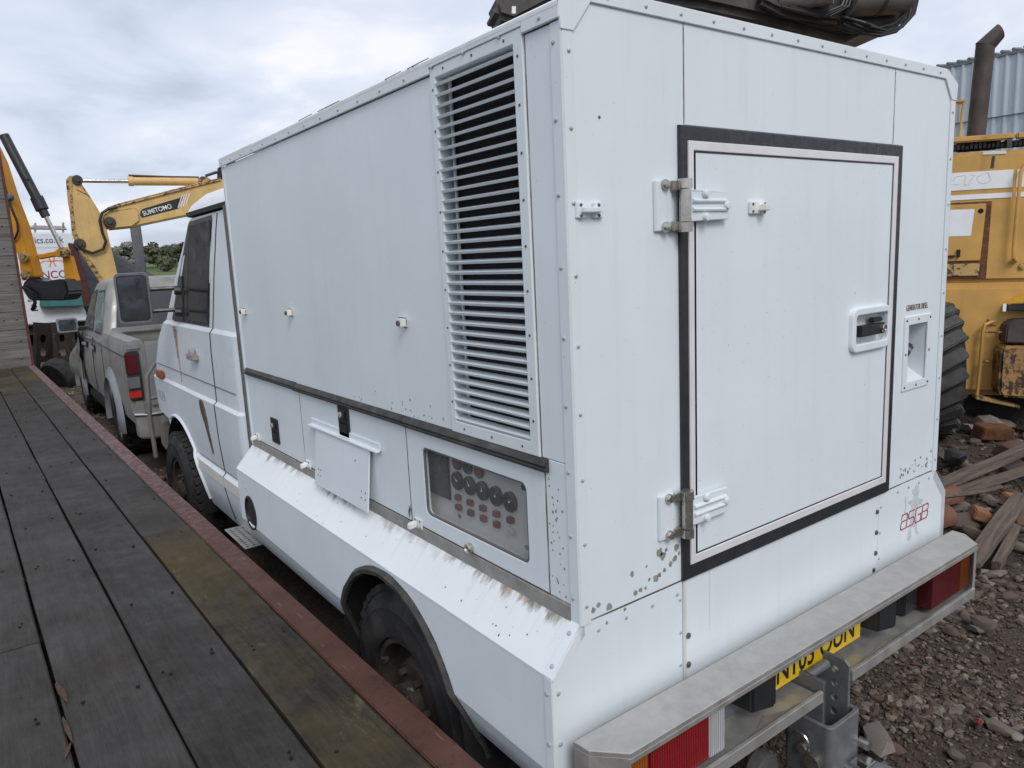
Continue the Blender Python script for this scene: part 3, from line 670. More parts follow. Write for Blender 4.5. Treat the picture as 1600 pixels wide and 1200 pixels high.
    # ---- left side panels
    plate('side_panel', 'paint_white', T, MS, sr(.555+g, 1.468, L-.03, HT), t=t, label='large plain upper side panel')
    plate('side_panel', 'paint_white', T, MS, sr(.034, 1.468, .128-g, HT), t=t)
    plate('side_panel', 'paint_white', T, MS, sr(.034, 1.09, .118-g, 1.466), t=t)
    zf0, zf1 = 1.098, 1.436
    win = rrect(-.757, 1.150, -.202, 1.380, .022)
    fl = plate('service_flap', 'paint_white', T, MS, sr(.118+g, zf0, .862-g, zf1), [win], t=t, label='service flap with a clear window over the gauges')
    f2 = plate('service_flap', 'paint_white', T, MS, sr(.862+g, zf0, 1.842-g, zf1), t=t, label='service flap with a loose tilted cover plate')
    f3 = plate('service_flap', 'paint_white', T, MS, sr(1.842+g, zf0, L-.03, zf1), t=t, label='plain service flap with a black flush latch')
    plate('side_panel', 'paint_trim', T, MS, sr(.118, zf1+.002, L-.03, 1.466), t=.012, w=-.002)
    B().box(-.003, .02, .03, L-.02, HB-.03, zf0-.004).build('side_sill', 'bumper_metal', T, .002)
    B().box(-.0035, .02, L-.029, L+.0, HB, HT).build('front_edge_trim', 'paint_trim', T, .003)
    # window pane, gauges
    plate('window_pane', 'glass_pane', fl, MS, rrect(-.760, 1.147, -.199, 1.383, .024), t=.004, w=-.014, bevel=0)
    plate('window_gasket', 'plastic_grey', fl, MS, rrect(-.760, 1.147, -.199, 1.383, .024), [rrect(-.751, 1.156, -.208, 1.374, .02)], t=.008, w=-.002, bevel=.001)
    GP = plate('gauge_panel', 'panel_grey', T, MS, rect(-.80, 1.13, -.16, 1.40), t=.006, w=-.045, label='instrument panel with round gauges behind the window')
    b = B()
    for (ya, yb, za, zb_) in ((.16, .80, 1.13, 1.134), (.16, .80, 1.40, 1.404), (.16, .164, 1.13, 1.40), (.80, .804, 1.13, 1.40)): b.box(.021, .05, ya, yb, za, zb_)
    b.build('panel_housing', 'panel_grey', GP)
    for i in range(5):
        y = .615-i*.0700; z = 1.287
        gd = B().lathe([(.030, 0), (.030, .010), (.026, .012), (.025, .008), (.001, .008)], (.045, y, z), (-1, 0, 0), 24).build('gauge', 'gauge', GP)
        nb = B(); an = .6+i*.5; nb.prism([(.036, y+math.cos(an)*.02, z+math.sin(an)*.02), (.036, y+.0015, z-.0015), (.036, y-.0015, z+.0015)], (-.0006, 0, 0)); nb.lathe([(.003, 0), (.003, .002), (.001, .002)], (.037, y, z), (-1, 0, 0), 8)
        nb.build('gauge_needle', 'ink_white', gd)
        for j in range(2):
            B().box(.030, .046, y-.012, y+.012, 1.224-j*.033, 1.242-j*.033).build('rocker_switch', 'switch_white' if (i, j) == (4, 1) else 'switch_red', GP, .002)
    for y, m in ((.612, 'switch_red'), (.552, 'gauge'), (.490, 'switch_red')):
        B().lathe([(.022, 0), (.022, .008), (.018, .012), (.001, .012)], (.045, y, 1.345), (-1, 0, 0), 18).build('indicator_lamp', m, GP)
    B().box(.036, .046, .665, .79, 1.21, 1.39).build('relay_panel', 'gauge', GP, .003)
    B().box(.038, .046, .235, .275, 1.338, 1.352).build('nameplate', 'gauge', GP)
    for y in (.62, .27): B().lathe([(.007, 0), (.007, .004), (.001, .004)], (.045, y, 1.168), (-1, 0, 0), 10).build('panel_screw', 'drum_white', GP)
    # flap catches, lock, black flush latches, tilted cover
    def hook(y, z, parent):
        cb_ = B().box(-.008, 0, y-.024, y+.024, z-.019, z+.019); cb_.prism([(-.008, y+.002, z-.012), (-.008, y+.022, z-.012), (-.008, y+.022, z+.008), (-.008, y+.002, z+.008)], (-.026, .008, -.008))
        o = cb_.build('flap_catch', 'ink_white', parent, .003); sc = B()
        for a, b_ in ((-.016, .012), (-.016, -.012), (.016, .012)): sc.dome((-.008, y+a, z+b_), (-1, 0, 0), .004)
        sc.build('screws', 'screw_dark', o, kind='stuff')
    hook(.81, 1.104, fl); hook(1.80, 1.110, f2); hook(2.50, 1.115, f3)
    for y, z in ((2.50, 1.765), (1.845, 1.782), (.823, 1.783)):
        cb_ = B().box(-.006, 0, y-.03, y+.03, z-.016, z+.016).box(-.026, -.004, y-.03, y-.004, z-.013, z+.013); o = cb_.build('flap_keeper', 'ink_white', T, .003)
        B().lathe([(.009, 0), (.009, .006), (.001, .007)], (-.026, y-.017, z), (-1, 0, 0), 10).build('keeper_pin', 'screw_dark', o)
    B().lathe([(.016, 0), (.016, .014), (.013, .017), (.010, .012), (.001, .012)], (0, .495, 1.112), (-1, 0, 0), 20).build('key_lock', 'stainless', fl)
    for y, z, p in ((1.366, 1.372, f2), (2.212, 1.195, f3)):
        o = plate('flush_latch', 'plastic_black', p, MS, rrect(-y-.048, z-.062, -y+.048, z+.062, .006), t=.012, w=.007, bevel=.002)
        b = B().box(-.013, -.006, y-.030, y+.030, z+.005, z+.045); b.box(-.010, -.004, y-.034, y+.034, z-.048, z-.006); b.build('latch_paddle', 'gauge', o, .003)
        B().dome((-.013, y+.008, z+.026), (-1, 0, 0), .013, 10).build('latch_key', 'drum_white', o)
    B().box(-.024, .0, 1.06, 1.715, 1.303, 1.310).box(-.007, 0, 1.06, 1.715, 1.303, 1.335).build('drip_channel', 'paint_trim', f2, .002)
    cp = B(); ang = .16
    Mc = Matrix.Translation((-.010, 1.385, 1.300)) @ Matrix.Rotation(.115, 4, 'Y')
    cp.box(-.006, 0, -.255, .255, -.235, 0, Mc); o = cp.build('loose_cover_plate', 'paint_white', f2, .001); sc = B()
    for u in (-.235, -.20, .19, .215):
        for v in (-.19, -.165): sc.dome(Mc @ Vector((-.006, u, v)), (-1, 0, 0), .0035)
    sc.dome(Mc @ Vector((-.006, -.14, -.06)), (-1, 0, 0), .004); sc.build('screws', 'screw_dark', o, kind='stuff')
    # rubber drip rail, made of three lengths
    for y0, y1, dz in ((.10, .86, 0), (.862, 1.88, .001), (1.86, 2.575, .0045)):
        b = B(); pr = [(0, 1.432), (-.014, 1.434), (-.017, 1.442), (-.010, 1.446), (-.017, 1.451), (-.012, 1.459), (-.004, 1.468), (0, 1.468)]
        b.prism([(x-.0005, y0, z+dz) for x, z in pr], (0, y1-y0, 0)).build('drip_rail', 'rubber_dirty', T, .0008)
    # louvre
    LV = plate('louvre_frame', 'paint_trim', T, MS, sr(.130, 1.468, .552, HT+.018), [sr(.166, 1.503, .524, 2.470)], t=.03, w=.007, bevel=.002, label='tall ventilation louvre with forty white slats')
    n = 34; z0, z1 = 1.506, 2.448
    sl = B().prism([(-.0050, .160, -.0015), (-.0085, .160, .0062), (.020, .160, .0118), (.020, .160, .0080)], (0, .370, 0)).mesh(.0008)
    for i in range(n): o = link('louvre_slat', sl, 'paint_trim', LV); o.location = (0, 0, z0+(z1-z0)*i/(n-1))
    b = B().box(.0225, .05, .160, .166, 1.48, 2.48).box(.0225, .05, .524, .530, 1.48, 2.48).box(.0225, .05, .16, .53, 2.470, 2.476).box(.0225, .05, .16, .53, 1.497, 1.503)
    b.build('louvre_duct', 'paint_trim', LV)
    B().cyl((.026, .500, 1.50), (.026, .500, 2.472), .005, 8).build('louvre_stay', 'paint_trim', LV)
    B().box(.036, .040, .155, .535, 1.48, 2.485).build('radiator_mesh', 'mesh_dark', LV)
    sc = B()
    for i in range(9):
        for y in (.148, .538): sc.dome((-.007, y, 1.56+i*.11), (-1, 0, 0), .004)
    for y in (.20, .34, .48):
        for z in (2.486, 1.485): sc.dome((-.007, y, z), (-1, 0, 0), .004)
    sc.build('screws', 'screw_dark', LV, kind='stuff')
    # ---- corner and roof trims
    ct = B().box(-.0035, .0, -.0035, .033, HB-.005, HT).box(.0, .034, -.0035, .0, HB-.005, HT); ct.build('corner_trim', 'paint_trim', T, .0015)
    B().box(W-.034, W+.0035, -.0035, 0, HB-.005, HT).box(W, W+.0035, -.0035, .033, HB-.005, HT).build('corner_trim', 'paint_trim', T, .0015)
    tr = B().box(-.010, 0, .1295, .5525, HT+.0185, HT+.038).box(-.010, 0, -.006, .129, HT+.002, HT+.038).box(-.010, 0, .553, L+.01, HT+.002, HT+.038)
    tr.build('roof_edge_trim', 'paint_trim', T, .0015)
    zt = HT+DD; b = B()
    b.prism([(CH-.012, -.006, zt+.004), (CH, -.006, zt-.030), (W-CH, -.006, zt-.030), (W-CH+.012, -.006, zt+.004)], (0, .006, 0))
    b.build('rear_top_trim', 'paint_trim', T, .0015)
    for sx in (0, 1):
        f = (lambda x: x) if sx == 0 else (lambda x: W-x)
        B().prism([(f(-.010), -.0062, HT+.038), (f(-.0035), -.0062, HT-.02), (f(.034), -.0062, HT-.02), (f(CH), -.0062, zt-.03), (f(CH-.012), -.0062, zt+.004)], (0, .006, 0)).build('chamfer_trim', 'paint_trim', T, .0012)
    rz = zt+.005                         # roof: chamfered sides and top, in lapped sheets
    for i, (y0, y1) in enumerate(((-.005, .60), (.602, 1.22), (1.222, 2.10), (2.102, L+.012))):
        e = .0025*(i % 2)
        B().prism([(-.0105, y0, HT+.038+e), (CH-.012, y0, rz+e), (W-CH+.012, y0, rz+e), (W+.0105, y0, HT+.038+e), (W+.0105, y0, HT+.028+e), (W-CH+.01, y0, rz-.008+e), (CH-.01, y0, rz-.008+e), (-.0105, y0, HT+.028+e)], (0, y1-y0, 0)).build('roof_sheet', 'paint_roof', T, .0008)
    rb = B(); r5 = random.Random(5)
    for y in (.632, .66, .80, 1.26, 1.30, 1.33, 1.52): 
        rb.box(-.002, .06, y, y+.004, 0, .003, Matrix.Translation((-.010, 0, HT+.040)) @ Matrix.Rotation(-math.atan2(rz-HT-.038, CH-.002), 4, 'Y'))
    rb.build('roof_sealant_lines', 'screw_dark', T, kind='stuff')
    # right side, front and floor
    B().box(W-.02, W, .034, L, HB, HT+.03).build('side_panel', 'paint_white', T)
    B().box(0.021, W-.021, L-.02, L, HB, HT+.03).build('front_panel', 'paint_white', T)
    B().box(.0, W, .021, L-.021, HB-.08, HB-.031).build('box_floor', 'underbody', T)
    B().box(.106, W-.3, .15, L-.1, HB-.03, HT-.2).build('engine_enclosure', 'void', T)
    gr_ = [B().box(-.0006, .0, .03, L-.03, 1.0945, 1.0985), B().box(-.0006, 0, .8595, .8645, 1.10, 1.436), B().box(-.0006, 0, 1.840, 1.8435, 1.10, 1.436), B().box(-.0006, 0, .1155, .1200, 1.10, 1.46), B().box(-.0006, 0, .5535, .5560, 1.468, 2.47), B().box(-.0006, 0, .1275, .1300, 1.468, 2.47), B().box(-.0006, 0, .0325, .0345, 1.10, 2.47)]
    for q in gr_: q.build('joint_grime', 'grime', T)
    for q in (B().box(.036, .3835, -.0006, 0, HB-.002, HB+.003), B().box(1.516, W-.036, -.0006, 0, HB-.002, HB+.003), B().box(.4035, .4062, -.0006, 0, 2.29, 2.52), B().box(1.4615, 1.4645, -.0006, 0, 2.29, 2.52)): q.build('joint_grime', 'grime', T)
    # ---- rivets
    rv = B()
    for i in range(9):
        z = 1.10+i*.165
        rv.dome((-.0035, .021, z+.02), (-1, 0, 0), .0058); rv.dome((.019, -.0035, z), (0, -1, 0), .0058); rv.dome((W-.018, -.0035, z), (0, -1, 0), .0058)
    for i in range(17): rv.dome((-.010, .06+i*.158, HT+.017), (-1, 0, 0), .0055)
    for i in range(14): rv.dome((.14+i*.125, -.006, zt-.013), (0, -1, 0), .0055)
    for i in range(4): rv.dome((1.60+i*.082, 0, 1.03), (0, -1, 0), .006); rv.dome((.06+i*.1, 0, 1.02), (0, -1, 0), .006)
    for x in (.372, .402, 1.452, 1.476):
        for z in (.62, .70, .80, .90, 1.00): 
            if (x < .38 or x == 1.476): rv.dome((x, -.001, z), (0, -1, 0), .005)
    rv.build('rivets', 'rivet', T, kind='stuff')
    rd = B()
    for x in (.404, 1.448):
        for z in (.70, .79, .88) if x < 1 else (.83, .91, .99): rd.dome((x, -.002, z), (0, -1, 0), .0095, 8)
    rd.dome((.11, 0, 2.285), (0, -1, 0), .004); rd.dome((1.44, 0, .765), (0, -1, 0), .010, 8)
    rd.build('rusty_screws', 'screw_dark', T, kind='stuff')
    # flaked paint along the rear seam and the rust runs
    ch = B(); r6 = random.Random(11)
    def flake(x, y, z, r, ax):
        n = r6.randint(10, 14); pts = []
        for k in range(n):
            a = 2*math.pi*k/n; q = .85*r*r6.uniform(.6, 1.1); du, dv = q*math.cos(a), q*math.sin(a)*1.15
            pts.append((x+du, y, z+dv) if ax == 'y' else (x, y+du, z+dv))
        ch.prism(pts, (0, -.0007, 0) if ax == 'y' else (-.0007, 0, 0))
    for (x, z, r) in ((.062, 1.088, .009), (.10, 1.07, .013), (.185, 1.135, .009), (.195, 1.078, .011), (.215, 1.08, .009), (.235, 1.08, .006), (.275, 1.095, .013), (.29, 1.10, .010), (.31, 1.108, .008), (.292, 1.162, .016), (.305, 1.15, .014), (.318, 1.165, .008), (.352, 1.13, .012), (.36, 1.16, .012), (.335, 1.118, .010), (.155, 1.045, .006), (.09, 1.03, .006), (.045, 1.08, .01), (.25, 1.10, .006), (.37, 1.14, .006), (.24, 1.14, .005)):
        flake(x, .0, z, r, 'y')
    for i in range(26): flake(r6.uniform(1.60, 1.88), .0, 1.09+r6.gauss(0, .012)+(.03 if r6.random() < .3 else 0), r6.uniform(.003, .009), 'y')
    for i in range(34): flake(.0, r6.uniform(.05, .11), r6.uniform(1.09, 1.43), r6.uniform(.002, .005), 'x')
    for i in range(24): flake(.0, r6.uniform(.6, 1.3), 1.475+r6.random()**2*.06, r6.uniform(.002, .005), 'x')
    ch.build('paint_flakes', 'chip', T, kind='stuff')
    st = B()
    st.prism([(.388, -.0012, .56), (.397, -.0012, .56), (.398, -.0012, 1.05), (.386, -.0012, 1.05)], (0, -.0004, 0)); st.prism([(.4995, -.0012, .86), (.5015, -.0012, .86), (.503, -.0012, 1.05), (.498, -.0012, 1.05)], (0, -.0004, 0))
    st.build('rust_run', 'cream', T)
truck_box()

def truck_skirt():
    s_, hs, zc, zb, yc, zcn, r = .099, .943, .672, .548, .895, .47, .447
    y0, y1 = .0, 2.605
    def arch(z_lo, z_hi, yrange=None):
        a0 = math.asin(max(-1, min(1, (z_lo-zcn)/r))); a1 = math.asin(min(1, (z_hi-zcn)/r)) if z_hi < zcn+r else math.pi/2
        return a0, a1
    def yz(a): return (yc+r*math.cos(a), zcn+r*math.sin(a))
    # vertical face (two-sided of the arch), with filler hole
    a0 = math.asin((zc-zcn)/r)
    A = [yz(math.pi-a0-(math.pi-2*a0)*k/20) for k in range(21)]     # rear -> front
    up = [(y0+.002, zc)]+A+[(y1, zc), (y1, hs), (y0+.002, hs)]
    plate('skirt_panel', 'paint_trim', T, frame_m((-s_, 0, 0), (0, -1, 0), (0, 0, 1)), S(up), [circ(-2.435, .742, .088, 28, .078)], t=.012, w=0, bevel=.001, label='flared side skirt with wheel arch and filler hole')
    tilt = Vector((.05, 0, -(zc-zb))).normalized()
    Mt = frame_m((-s_, 0, zc), (0, -1, 0), -tilt); ln = math.hypot(.05, zc-zb)
    def low(z): return -(zc-z)/(zc-zb)*ln
    ab = math.asin((zb-zcn)/r)
    Fr = [yz(ab+(a0-ab)*k/5) for k in range(6)]; Rr = [yz(math.pi-ab-(a0-ab)*k/5) for k in range(6)]
    plate('skirt_lower', 'paint_trim', T, Mt, [(-y, low(z)) for y, z in ([(y0+.002, zb)]+Rr+[(y0+.002, zc)])], t=.012, bevel=.001)
    plate('skirt_lower', 'paint_trim', T, Mt, [(-y, low(z)) for y, z in ([(y1, zb), (y1, zc)]+[p for p in reversed(Fr)])], t=.012, bevel=.001)
    # sloping top
    b = B(); n = 60; rings = []
    for i in range(n+1):
        y = y0-.003+(y1-y0+.003)*i/n
        rings.append([(-s_-.001, y, hs-.004), (-s_-.001, y, hs+.001), (-.002, y, HB-.002), (.01, y, HB-.002), (.01, y, HB-.03)])
    b.loft(rings).build('skirt_top', 'paint_skirt', T, 0, 20)
    B().prism([(-s_-.003, 0, hs+.004), (-.004, 0, HB+.002), (-.004, 0, HB-.002), (-s_-.003, 0, hs-.001)], (0, .032, 0)).build('skirt_edge_trim', 'paint_trim', T)
    B().box(-s_-.0035, -s_, .0, .03, .56, hs).build('skirt_edge_trim', 'paint_trim', T, .001)
    B().prism([(-s_, y1, hs), (-.002, y1, HB-.003), (.3, y1, HB-.003), (.3, y1, zb), (-s_+.05, y1, zb), (-s_, y1, zc)], (0, .012, 0)).build('skirt_front', 'paint_trim', T, .001)
    # other side mirrored, plain
    B().prism([(W, 0, HB-.003), (W+s_, 0, hs), (W+s_, 0, zc), (W+s_-.03, 0, .55), (W+s_-.06, 0, .55), (W+s_-.03, 0, zc), (W+s_-.03, 0, hs-.02), (W-.02, 0, HB-.03)], (0, .42, 0)).prism([(W, 1.36, HB-.003), (W+s_, 1.36, hs), (W+s_, 1.36, zc), (W+s_-.03, 1.36, .55), (W+s_-.06, 1.36, .55), (W+s_-.03, 1.36, zc), (W+s_-.03, 1.36, hs-.02), (W-.02, 1.36, HB-.03)], (0, 1.24, 0)).box(W-.02, W+s_, .42, 1.36, .93, .942).build('skirt_panel', 'paint_trim', T)
    # rubber arch lip
    lip = B(); pts = []
    for k in range(31):
        a = ab-.25+(math.pi-2*ab+.5)*k/30; y, z = yz(a); xo = 0 if z > zc else (zc-z)/(zc-zb)*.05
        pts.append((-s_-.004+min(xo, .09), y, z))
    lip.tube(pts, .014, 6, [.010+.007*math.sin(math.pi*k/30)+.0015*math.sin(k*2.1) for k in range(31)]).build('arch_lip', 'rubber_dirty', T)
    inn = B(); rings = []
    for x in (-s_+.006, .34):
        rings.append([(x, *yz(-.25+(math.pi+.5)*k/24)) for k in range(25)])
    v = rings[0]+rings[1]; inn.add(v, [(i, i+1, 26+i, 25+i) for i in range(24)]); inn.build('wheel_arch_liner', 'void', T)
    # filler hole cup
    B().lathe([(.001, .06), (.082, .06), (.082, -.004), (.090, -.004), (.090, .004)], (-s_, 2.435, .742), (1, 0, 0), 28).build('filler_cup', 'plastic_black', T)
    B().lathe([(.03, 0), (.03, .03), (.001, .03)], (-s_+.055, 2.43, .72), (-1, 0, .2), 16).build('filler_neck', 'drum_grey', T)
    text('side_lettering', 'DIESEL', 'ink_grey', T, frame_m((-s_, 0, 0), (0, -1, 0), (0, 0, 1)), -2.50, .858, .022, .8)
    rv = B()
    for z in (.90, .76, .64): rv.dome((-s_-.0035, .017, z), (-1, 0, 0), .007); rv.dome((-s_+.018, 0, z), (0, -1, 0), .007)
    d = Vector((-s_, 0, hs-HB)).normalized(); nrm = Vector((-.74, 0, .67))
    for q in (.03, .12): p = Vector((-.004, .016, HB+.002))+d*q; rv.dome(p, nrm, .007)
    rv.build('rivets', 'rivet', T, kind='stuff')
    ch = B(); r6 = random.Random(23); ux = Vector((-s_, 0, hs-HB)).normalized()
    for i in range(26):
        y = r6.choice([r6.uniform(.05, 2.5), r6.uniform(.1, .35), r6.uniform(1.0, 1.8)]); q = r6.uniform(.02, .14); rr_ = r6.uniform(.0008, .0024); k = r6.uniform(.6, 2.2); p = Vector((-.002, y, HB-.001))+ux*q+nrm*.0006
        ch.prism([p+ux*math.cos(a)*rr_*k+Vector((0, math.sin(a)*rr_, 0)) for a in np.linspace(0, 5.5, 6)], nrm*.0006)
    ch.build('paint_specks', 'black', T, kind='stuff')
    B().prism([(-.004, .872, 1.108), (-.009, .866, 1.12), (-.005, .861, 1.14), (-.003, .867, 1.155), (-.006, .874, 1.13)], (-.001, 0, 0)).build('weed_leaf', 'weed', T)
truck_skirt()

def truck_rear():
    zt = .790; ya, yb = -.045, -.168; x0, x1 = -.075, 1.975
    BU = plate('rear_bumper', 'bumper_metal', T, frame_m((0, 0, zt), (1, 0, 0), (0, 1, 0)), [(x0, ya), (x0+.005, ya-.05), (x0+.075, yb), (x1-.075, yb), (x1-.005, ya-.05), (x1, ya)], t=.014, w=0, bevel=.002, label='weathered aluminium step bumper housing the lamps')
    B().box(x0+.07, x1-.07, yb-.001, yb+.012, zt-.030, zt-.014).build('front_lip', 'bumper_metal', BU, .002)
    for x, s_ in ((x0, 1), (x1, -1)):
        B().prism([(x, ya, zt-.014), (x+s_*.005, ya-.05, zt-.014), (x+s_*.075, yb, zt-.014), (x+s_*.082, yb+.006, zt-.014), (x+s_*.012, ya-.05, zt-.014), (x+s_*.008, ya, zt-.014)], (0, 0, -.22)).build('end_cap', 'bumper_metal', BU, .001)
    zl = .585
    for xa, xb in ((x0+.06, .835), (1.005, x1-.07)):
        B().box(xa, xb, yb+.004, -.03, zl-.006, zl).build('lower_shelf', 'bumper_metal', BU)
        B().box(xa, xb, yb-.001, yb+.012, zl-.018, zl+.020).build('lower_lip', 'bumper_metal', BU, .002)
    B().box(x0+.02, x1-.02, -.044, -.030, zl-.006, zt-.014).build('bumper_back', 'hitch_metal', BU)
    def lamp(xs, mats, flip):
        for (xa, xb), m, nm in zip(xs, mats, ('indicator_lens', 'tail_lens', 'reverse_lens')):
            B().box(xa, xb, yb+.022, yb+.075, zl+.022, zt-.040).build(nm, m, BU, .004)
    lamp([(.000, .085), (.087, .318), (.320, .385)], ('lens_amber', 'lens_red', 'lens_clear'), 0)
    lamp([(1.815, 1.905), (1.585, 1.813)], ('lens_amber_shaded', 'lens_red_dark'), 1)  # right lamp: shade from the bumper is put into the darker lens colours
    B().box(.0, .398, yb+.074, -.04, zl+.01, zt-.02).build('lamp_housing', 'plastic_grey', BU, .003); B().box(1.50, 1.905, yb+.074, -.04, zl+.01, zt-.02).build('lamp_housing', 'plastic_black', BU, .003)
    B().lathe([(.02, 0), (.02, .02), (.013, .03), (.001, .03)], (.462, -.046, .685), (0, -1, 0), 12).build('rubber_grommet', 'plastic_black', BU)
    for x in (.585, 1.29):
        B().prism([(x-.06, -.046, 0), (x+.06, -.046, 0), (x+.055, -.125, 0), (x+.03, -.150, 0), (x-.05, -.125, 0)], (0, 0, .13)).build('plate_lamp', 'plastic_black', BU, .008).location = (0, 0, zl+.05)
    PL = B().box(.700, 1.212, -.080, -.074, .612, .724).build('number_plate', 'plate_yellow', BU, .004)
    text('number_lettering', 'N103 OUN', 'ink_black', PL, frame_m((0, -.0802, 0), (1, 0, 0), (0, 0, 1)), .716, .632, .112, .84, .0004, bold=.0015)
    for xa, xb in ((.43, .80), (1.03, 1.48)):
        pts = [(xa+(xb-xa)*k/10, yb+.014+.05*(1-abs(2*k/10-1))*random.uniform(.5, 1), zl+.001) for k in range(11)]
        B().prism([(xa, yb+.013, zl+.001), *pts, (xb, yb+.013, zl+.001)], (0, 0, .002)).build('dust_deposit', 'concrete', BU)
    # tow hitch: slotted channel plates, sliding cup, pin and towing eye
    H = B().box(.842, .854, -.170, -.045, .36, .636).build('hitch_side_plate', 'hitch_metal', T, .006, label='galvanised adjustable tow hitch')
    MH = frame_m((.975, 0, 0), (0, -1, 0), (0, 0, 1))
    plate('hitch_side_plate', 'hitch_metal', H, MH, [(.045, .34), (.172, .34), (.172, .634), (.155, .650), (.045, .650)], [circ(.125, z, .011, 14) for z in (.605, .555, .505, .455)], t=.012, w=0, bevel=.002)
    B().box(.854, .963, -.07, -.045, .36, .62).build('hitch_back', 'hitch_metal', H); B().cyl((.854, -.10, .618), (.963, -.10, .618), .016, 12).build('hitch_tube', 'hitch_metal', H)
    cup = plate('hitch_cup', 'hitch_metal', H, frame_m((0, 0, .29), (1, 0, 0), (0, 1, 0)), rrect(.822, -.205, .998, -.04, .022), [rrect(.837, -.190, .983, -.055, .016)], t=.205, w=.205, bevel=.003)
    B().box(.83, .99, -.198, -.05, .285, .30).build('hitch_floor', 'hitch_metal', H)
    B().cyl((.795, -.12, .40), (.825, -.12, .40), .015, 10).build('hitch_pin', 'stainless', H); B().cyl((.806, -.15, .36), (.822, -.15, .36), .026, 12).build('hitch_bolt', 'stainless', H)
    B().tube([(.808, -.11+.03*math.cos(a), .41+.035*math.sin(a)) for a in np.linspace(0, 5, 14)], .004, 6).build('pin_clip', 'stainless', H)
    e = plate('towing_eye', 'hitch_metal', H, frame_m((0, 0, .338), (1, 0, 0), (0, 1, 0)), [(.90, -.195), (.985, -.195), (1.01, -.30), (.985, -.36), (.93, -.36), (.90, -.30)], [circ(.957, -.305, .027, 18)], t=.026, w=0, bevel=.004)
    B().cyl((.875, -.24, .31), (.875, -.20, .31), .030, 14).build('eye_bolt', 'stainless', H); B().cyl((1.0, -.235, .375), (1.0, -.20, .375), .017, 10).build('eye_bolt', 'stainless', H)
    B().box(.915, .985, -.265, -.215, .338, .350).build('hitch_tag', 'chrome', H, .002)
    B().cyl((.78, -.02, .26), (.78, .04, .26), .06, 16).build('air_tank', 'hitch_metal', T, .01)
    # chassis, axles, wheels
    ch = B()
    for x in (.50, 1.32): ch.box(x, x+.08, -.03, 4.6, .50, .66)
    for y in (.06, 1.9, 3.0, 4.4): ch.box(.5, 1.4, y, y+.08, .53, .63)
    ch.build('chassis_rails', 'underbody', T)
    for yw in (.885, 4.28):
        B().cyl((.1, yw, .42), (1.8, yw, .42), .06, 12).lathe([(.05, -.16), (.17, -.08), (.17, .08), (.05, .16)], (.95, yw, .42), (1, 0, 0), 16).build('axle', 'underbody', T)
        wheel(T, (.042, yw, .425), (-1, 0, 0), treads=44); wheel(T, (W-.055, yw, .425), (1, 0, 0))
        for x in (.35, 1.5): B().box(x, x+.08, yw-.5, yw+.5, .52, .57).build('leaf_spring', 'underbody', T)
    st = plate('cab_step', 'bumper_metal', T, frame_m((0, 0, .46), (1, 0, 0), (0, 1, 0)), rect(-.08, 2.70, .20, 3.10), [circ(-.055+.035*i, 2.73+.033*j, .010, 8) for i in range(7) for j in range(11)], t=.004, w=0, bevel=0)
    B().box(-.02, .3, 2.64, 3.05, .30, .50).build('battery_box', 'underbody', T, .01).location = (.25, 0, 0)
truck_rear()

# ---- cab
def cab_ring(z, inset, yf, yr, rf, rr, xo=-.03, bulge=.0, n=7):
    x0, x1 = xo+inset, W-xo-inset; P = []
    def arc(cx, cy, r, a0, a1):
        for k in range(n): a = math.radians(a0+(a1-a0)*k/(n-1)); P.append((cx+r*math.cos(a), cy+r*math.sin(a), z))
    arc(x0+rr, yr+rr, rr, 180, 270); arc(x1-rr, yr+rr, rr, 270, 360); arc(x1-rf, yf-rf, rf, 0, 90)
    for k in range(1, 6): t_ = k/6; P.append((x1-rf+(x0+rf-x1+rf)*t_, yf+bulge*math.sin(math.pi*t_), z))
    arc(x0+rf, yf-rf, rf, 90, 180)
    # straight left side, subdivided
    for k in range(1, 8): t_ = k/8; P.append((x0, yf-rf+(yr+rr-yf+rf)*t_, z))
    return P
CAB = [  # z, inset, front y, rear y, front r, rear r
 (.44, .055, 4.80, 2.685, .18, .09), (.545, .03, 4.92, 2.675, .18, .09), (.68, .006, 5.02, 2.67, .20, .09), (.755, .004, 5.05, 2.67, .20, .09), (.775, .022, 5.05, 2.67, .20, .09), (.80, .016, 5.06, 2.67, .20, .09),
 (1.0, .003, 5.09, 2.67, .22, .09), (1.17, .0, 5.09, 2.67, .22, .09), (1.195, -.002, 5.09, 2.67, .22, .09), (1.212, .016, 5.07, 2.67, .22, .09), (1.32, .016, 5.03, 2.67, .24, .09), (1.5, .016, 4.84, 2.67, .24, .09), (1.60, .020, 4.68, 2.67, .24, .09),
 (1.622, .020, 4.64, 2.67, .24, .09), (1.645, .038, 4.60, 2.675, .24, .10), (1.80, .051, 4.42, 2.68, .22, .10), (2.0, .068, 4.18, 2.69, .2, .11), (2.2, .090, 3.93, 2.70, .18, .12), (2.30, .104, 3.80, 2.705, .17, .12)]
def cab_inset(z):
    for a, b_ in zip(CAB[:-1], CAB[1:]):
        if a[0] <= z <= b_[0]: q = (z-a[0])/(b_[0]-a[0]); return a[1]+(b_[1]-a[1])*q, a[2]+(b_[2]-a[2])*q
    return CAB[-1][1], CAB[-1][2]
def cx_(z): return -.03+cab_inset(z)[0]
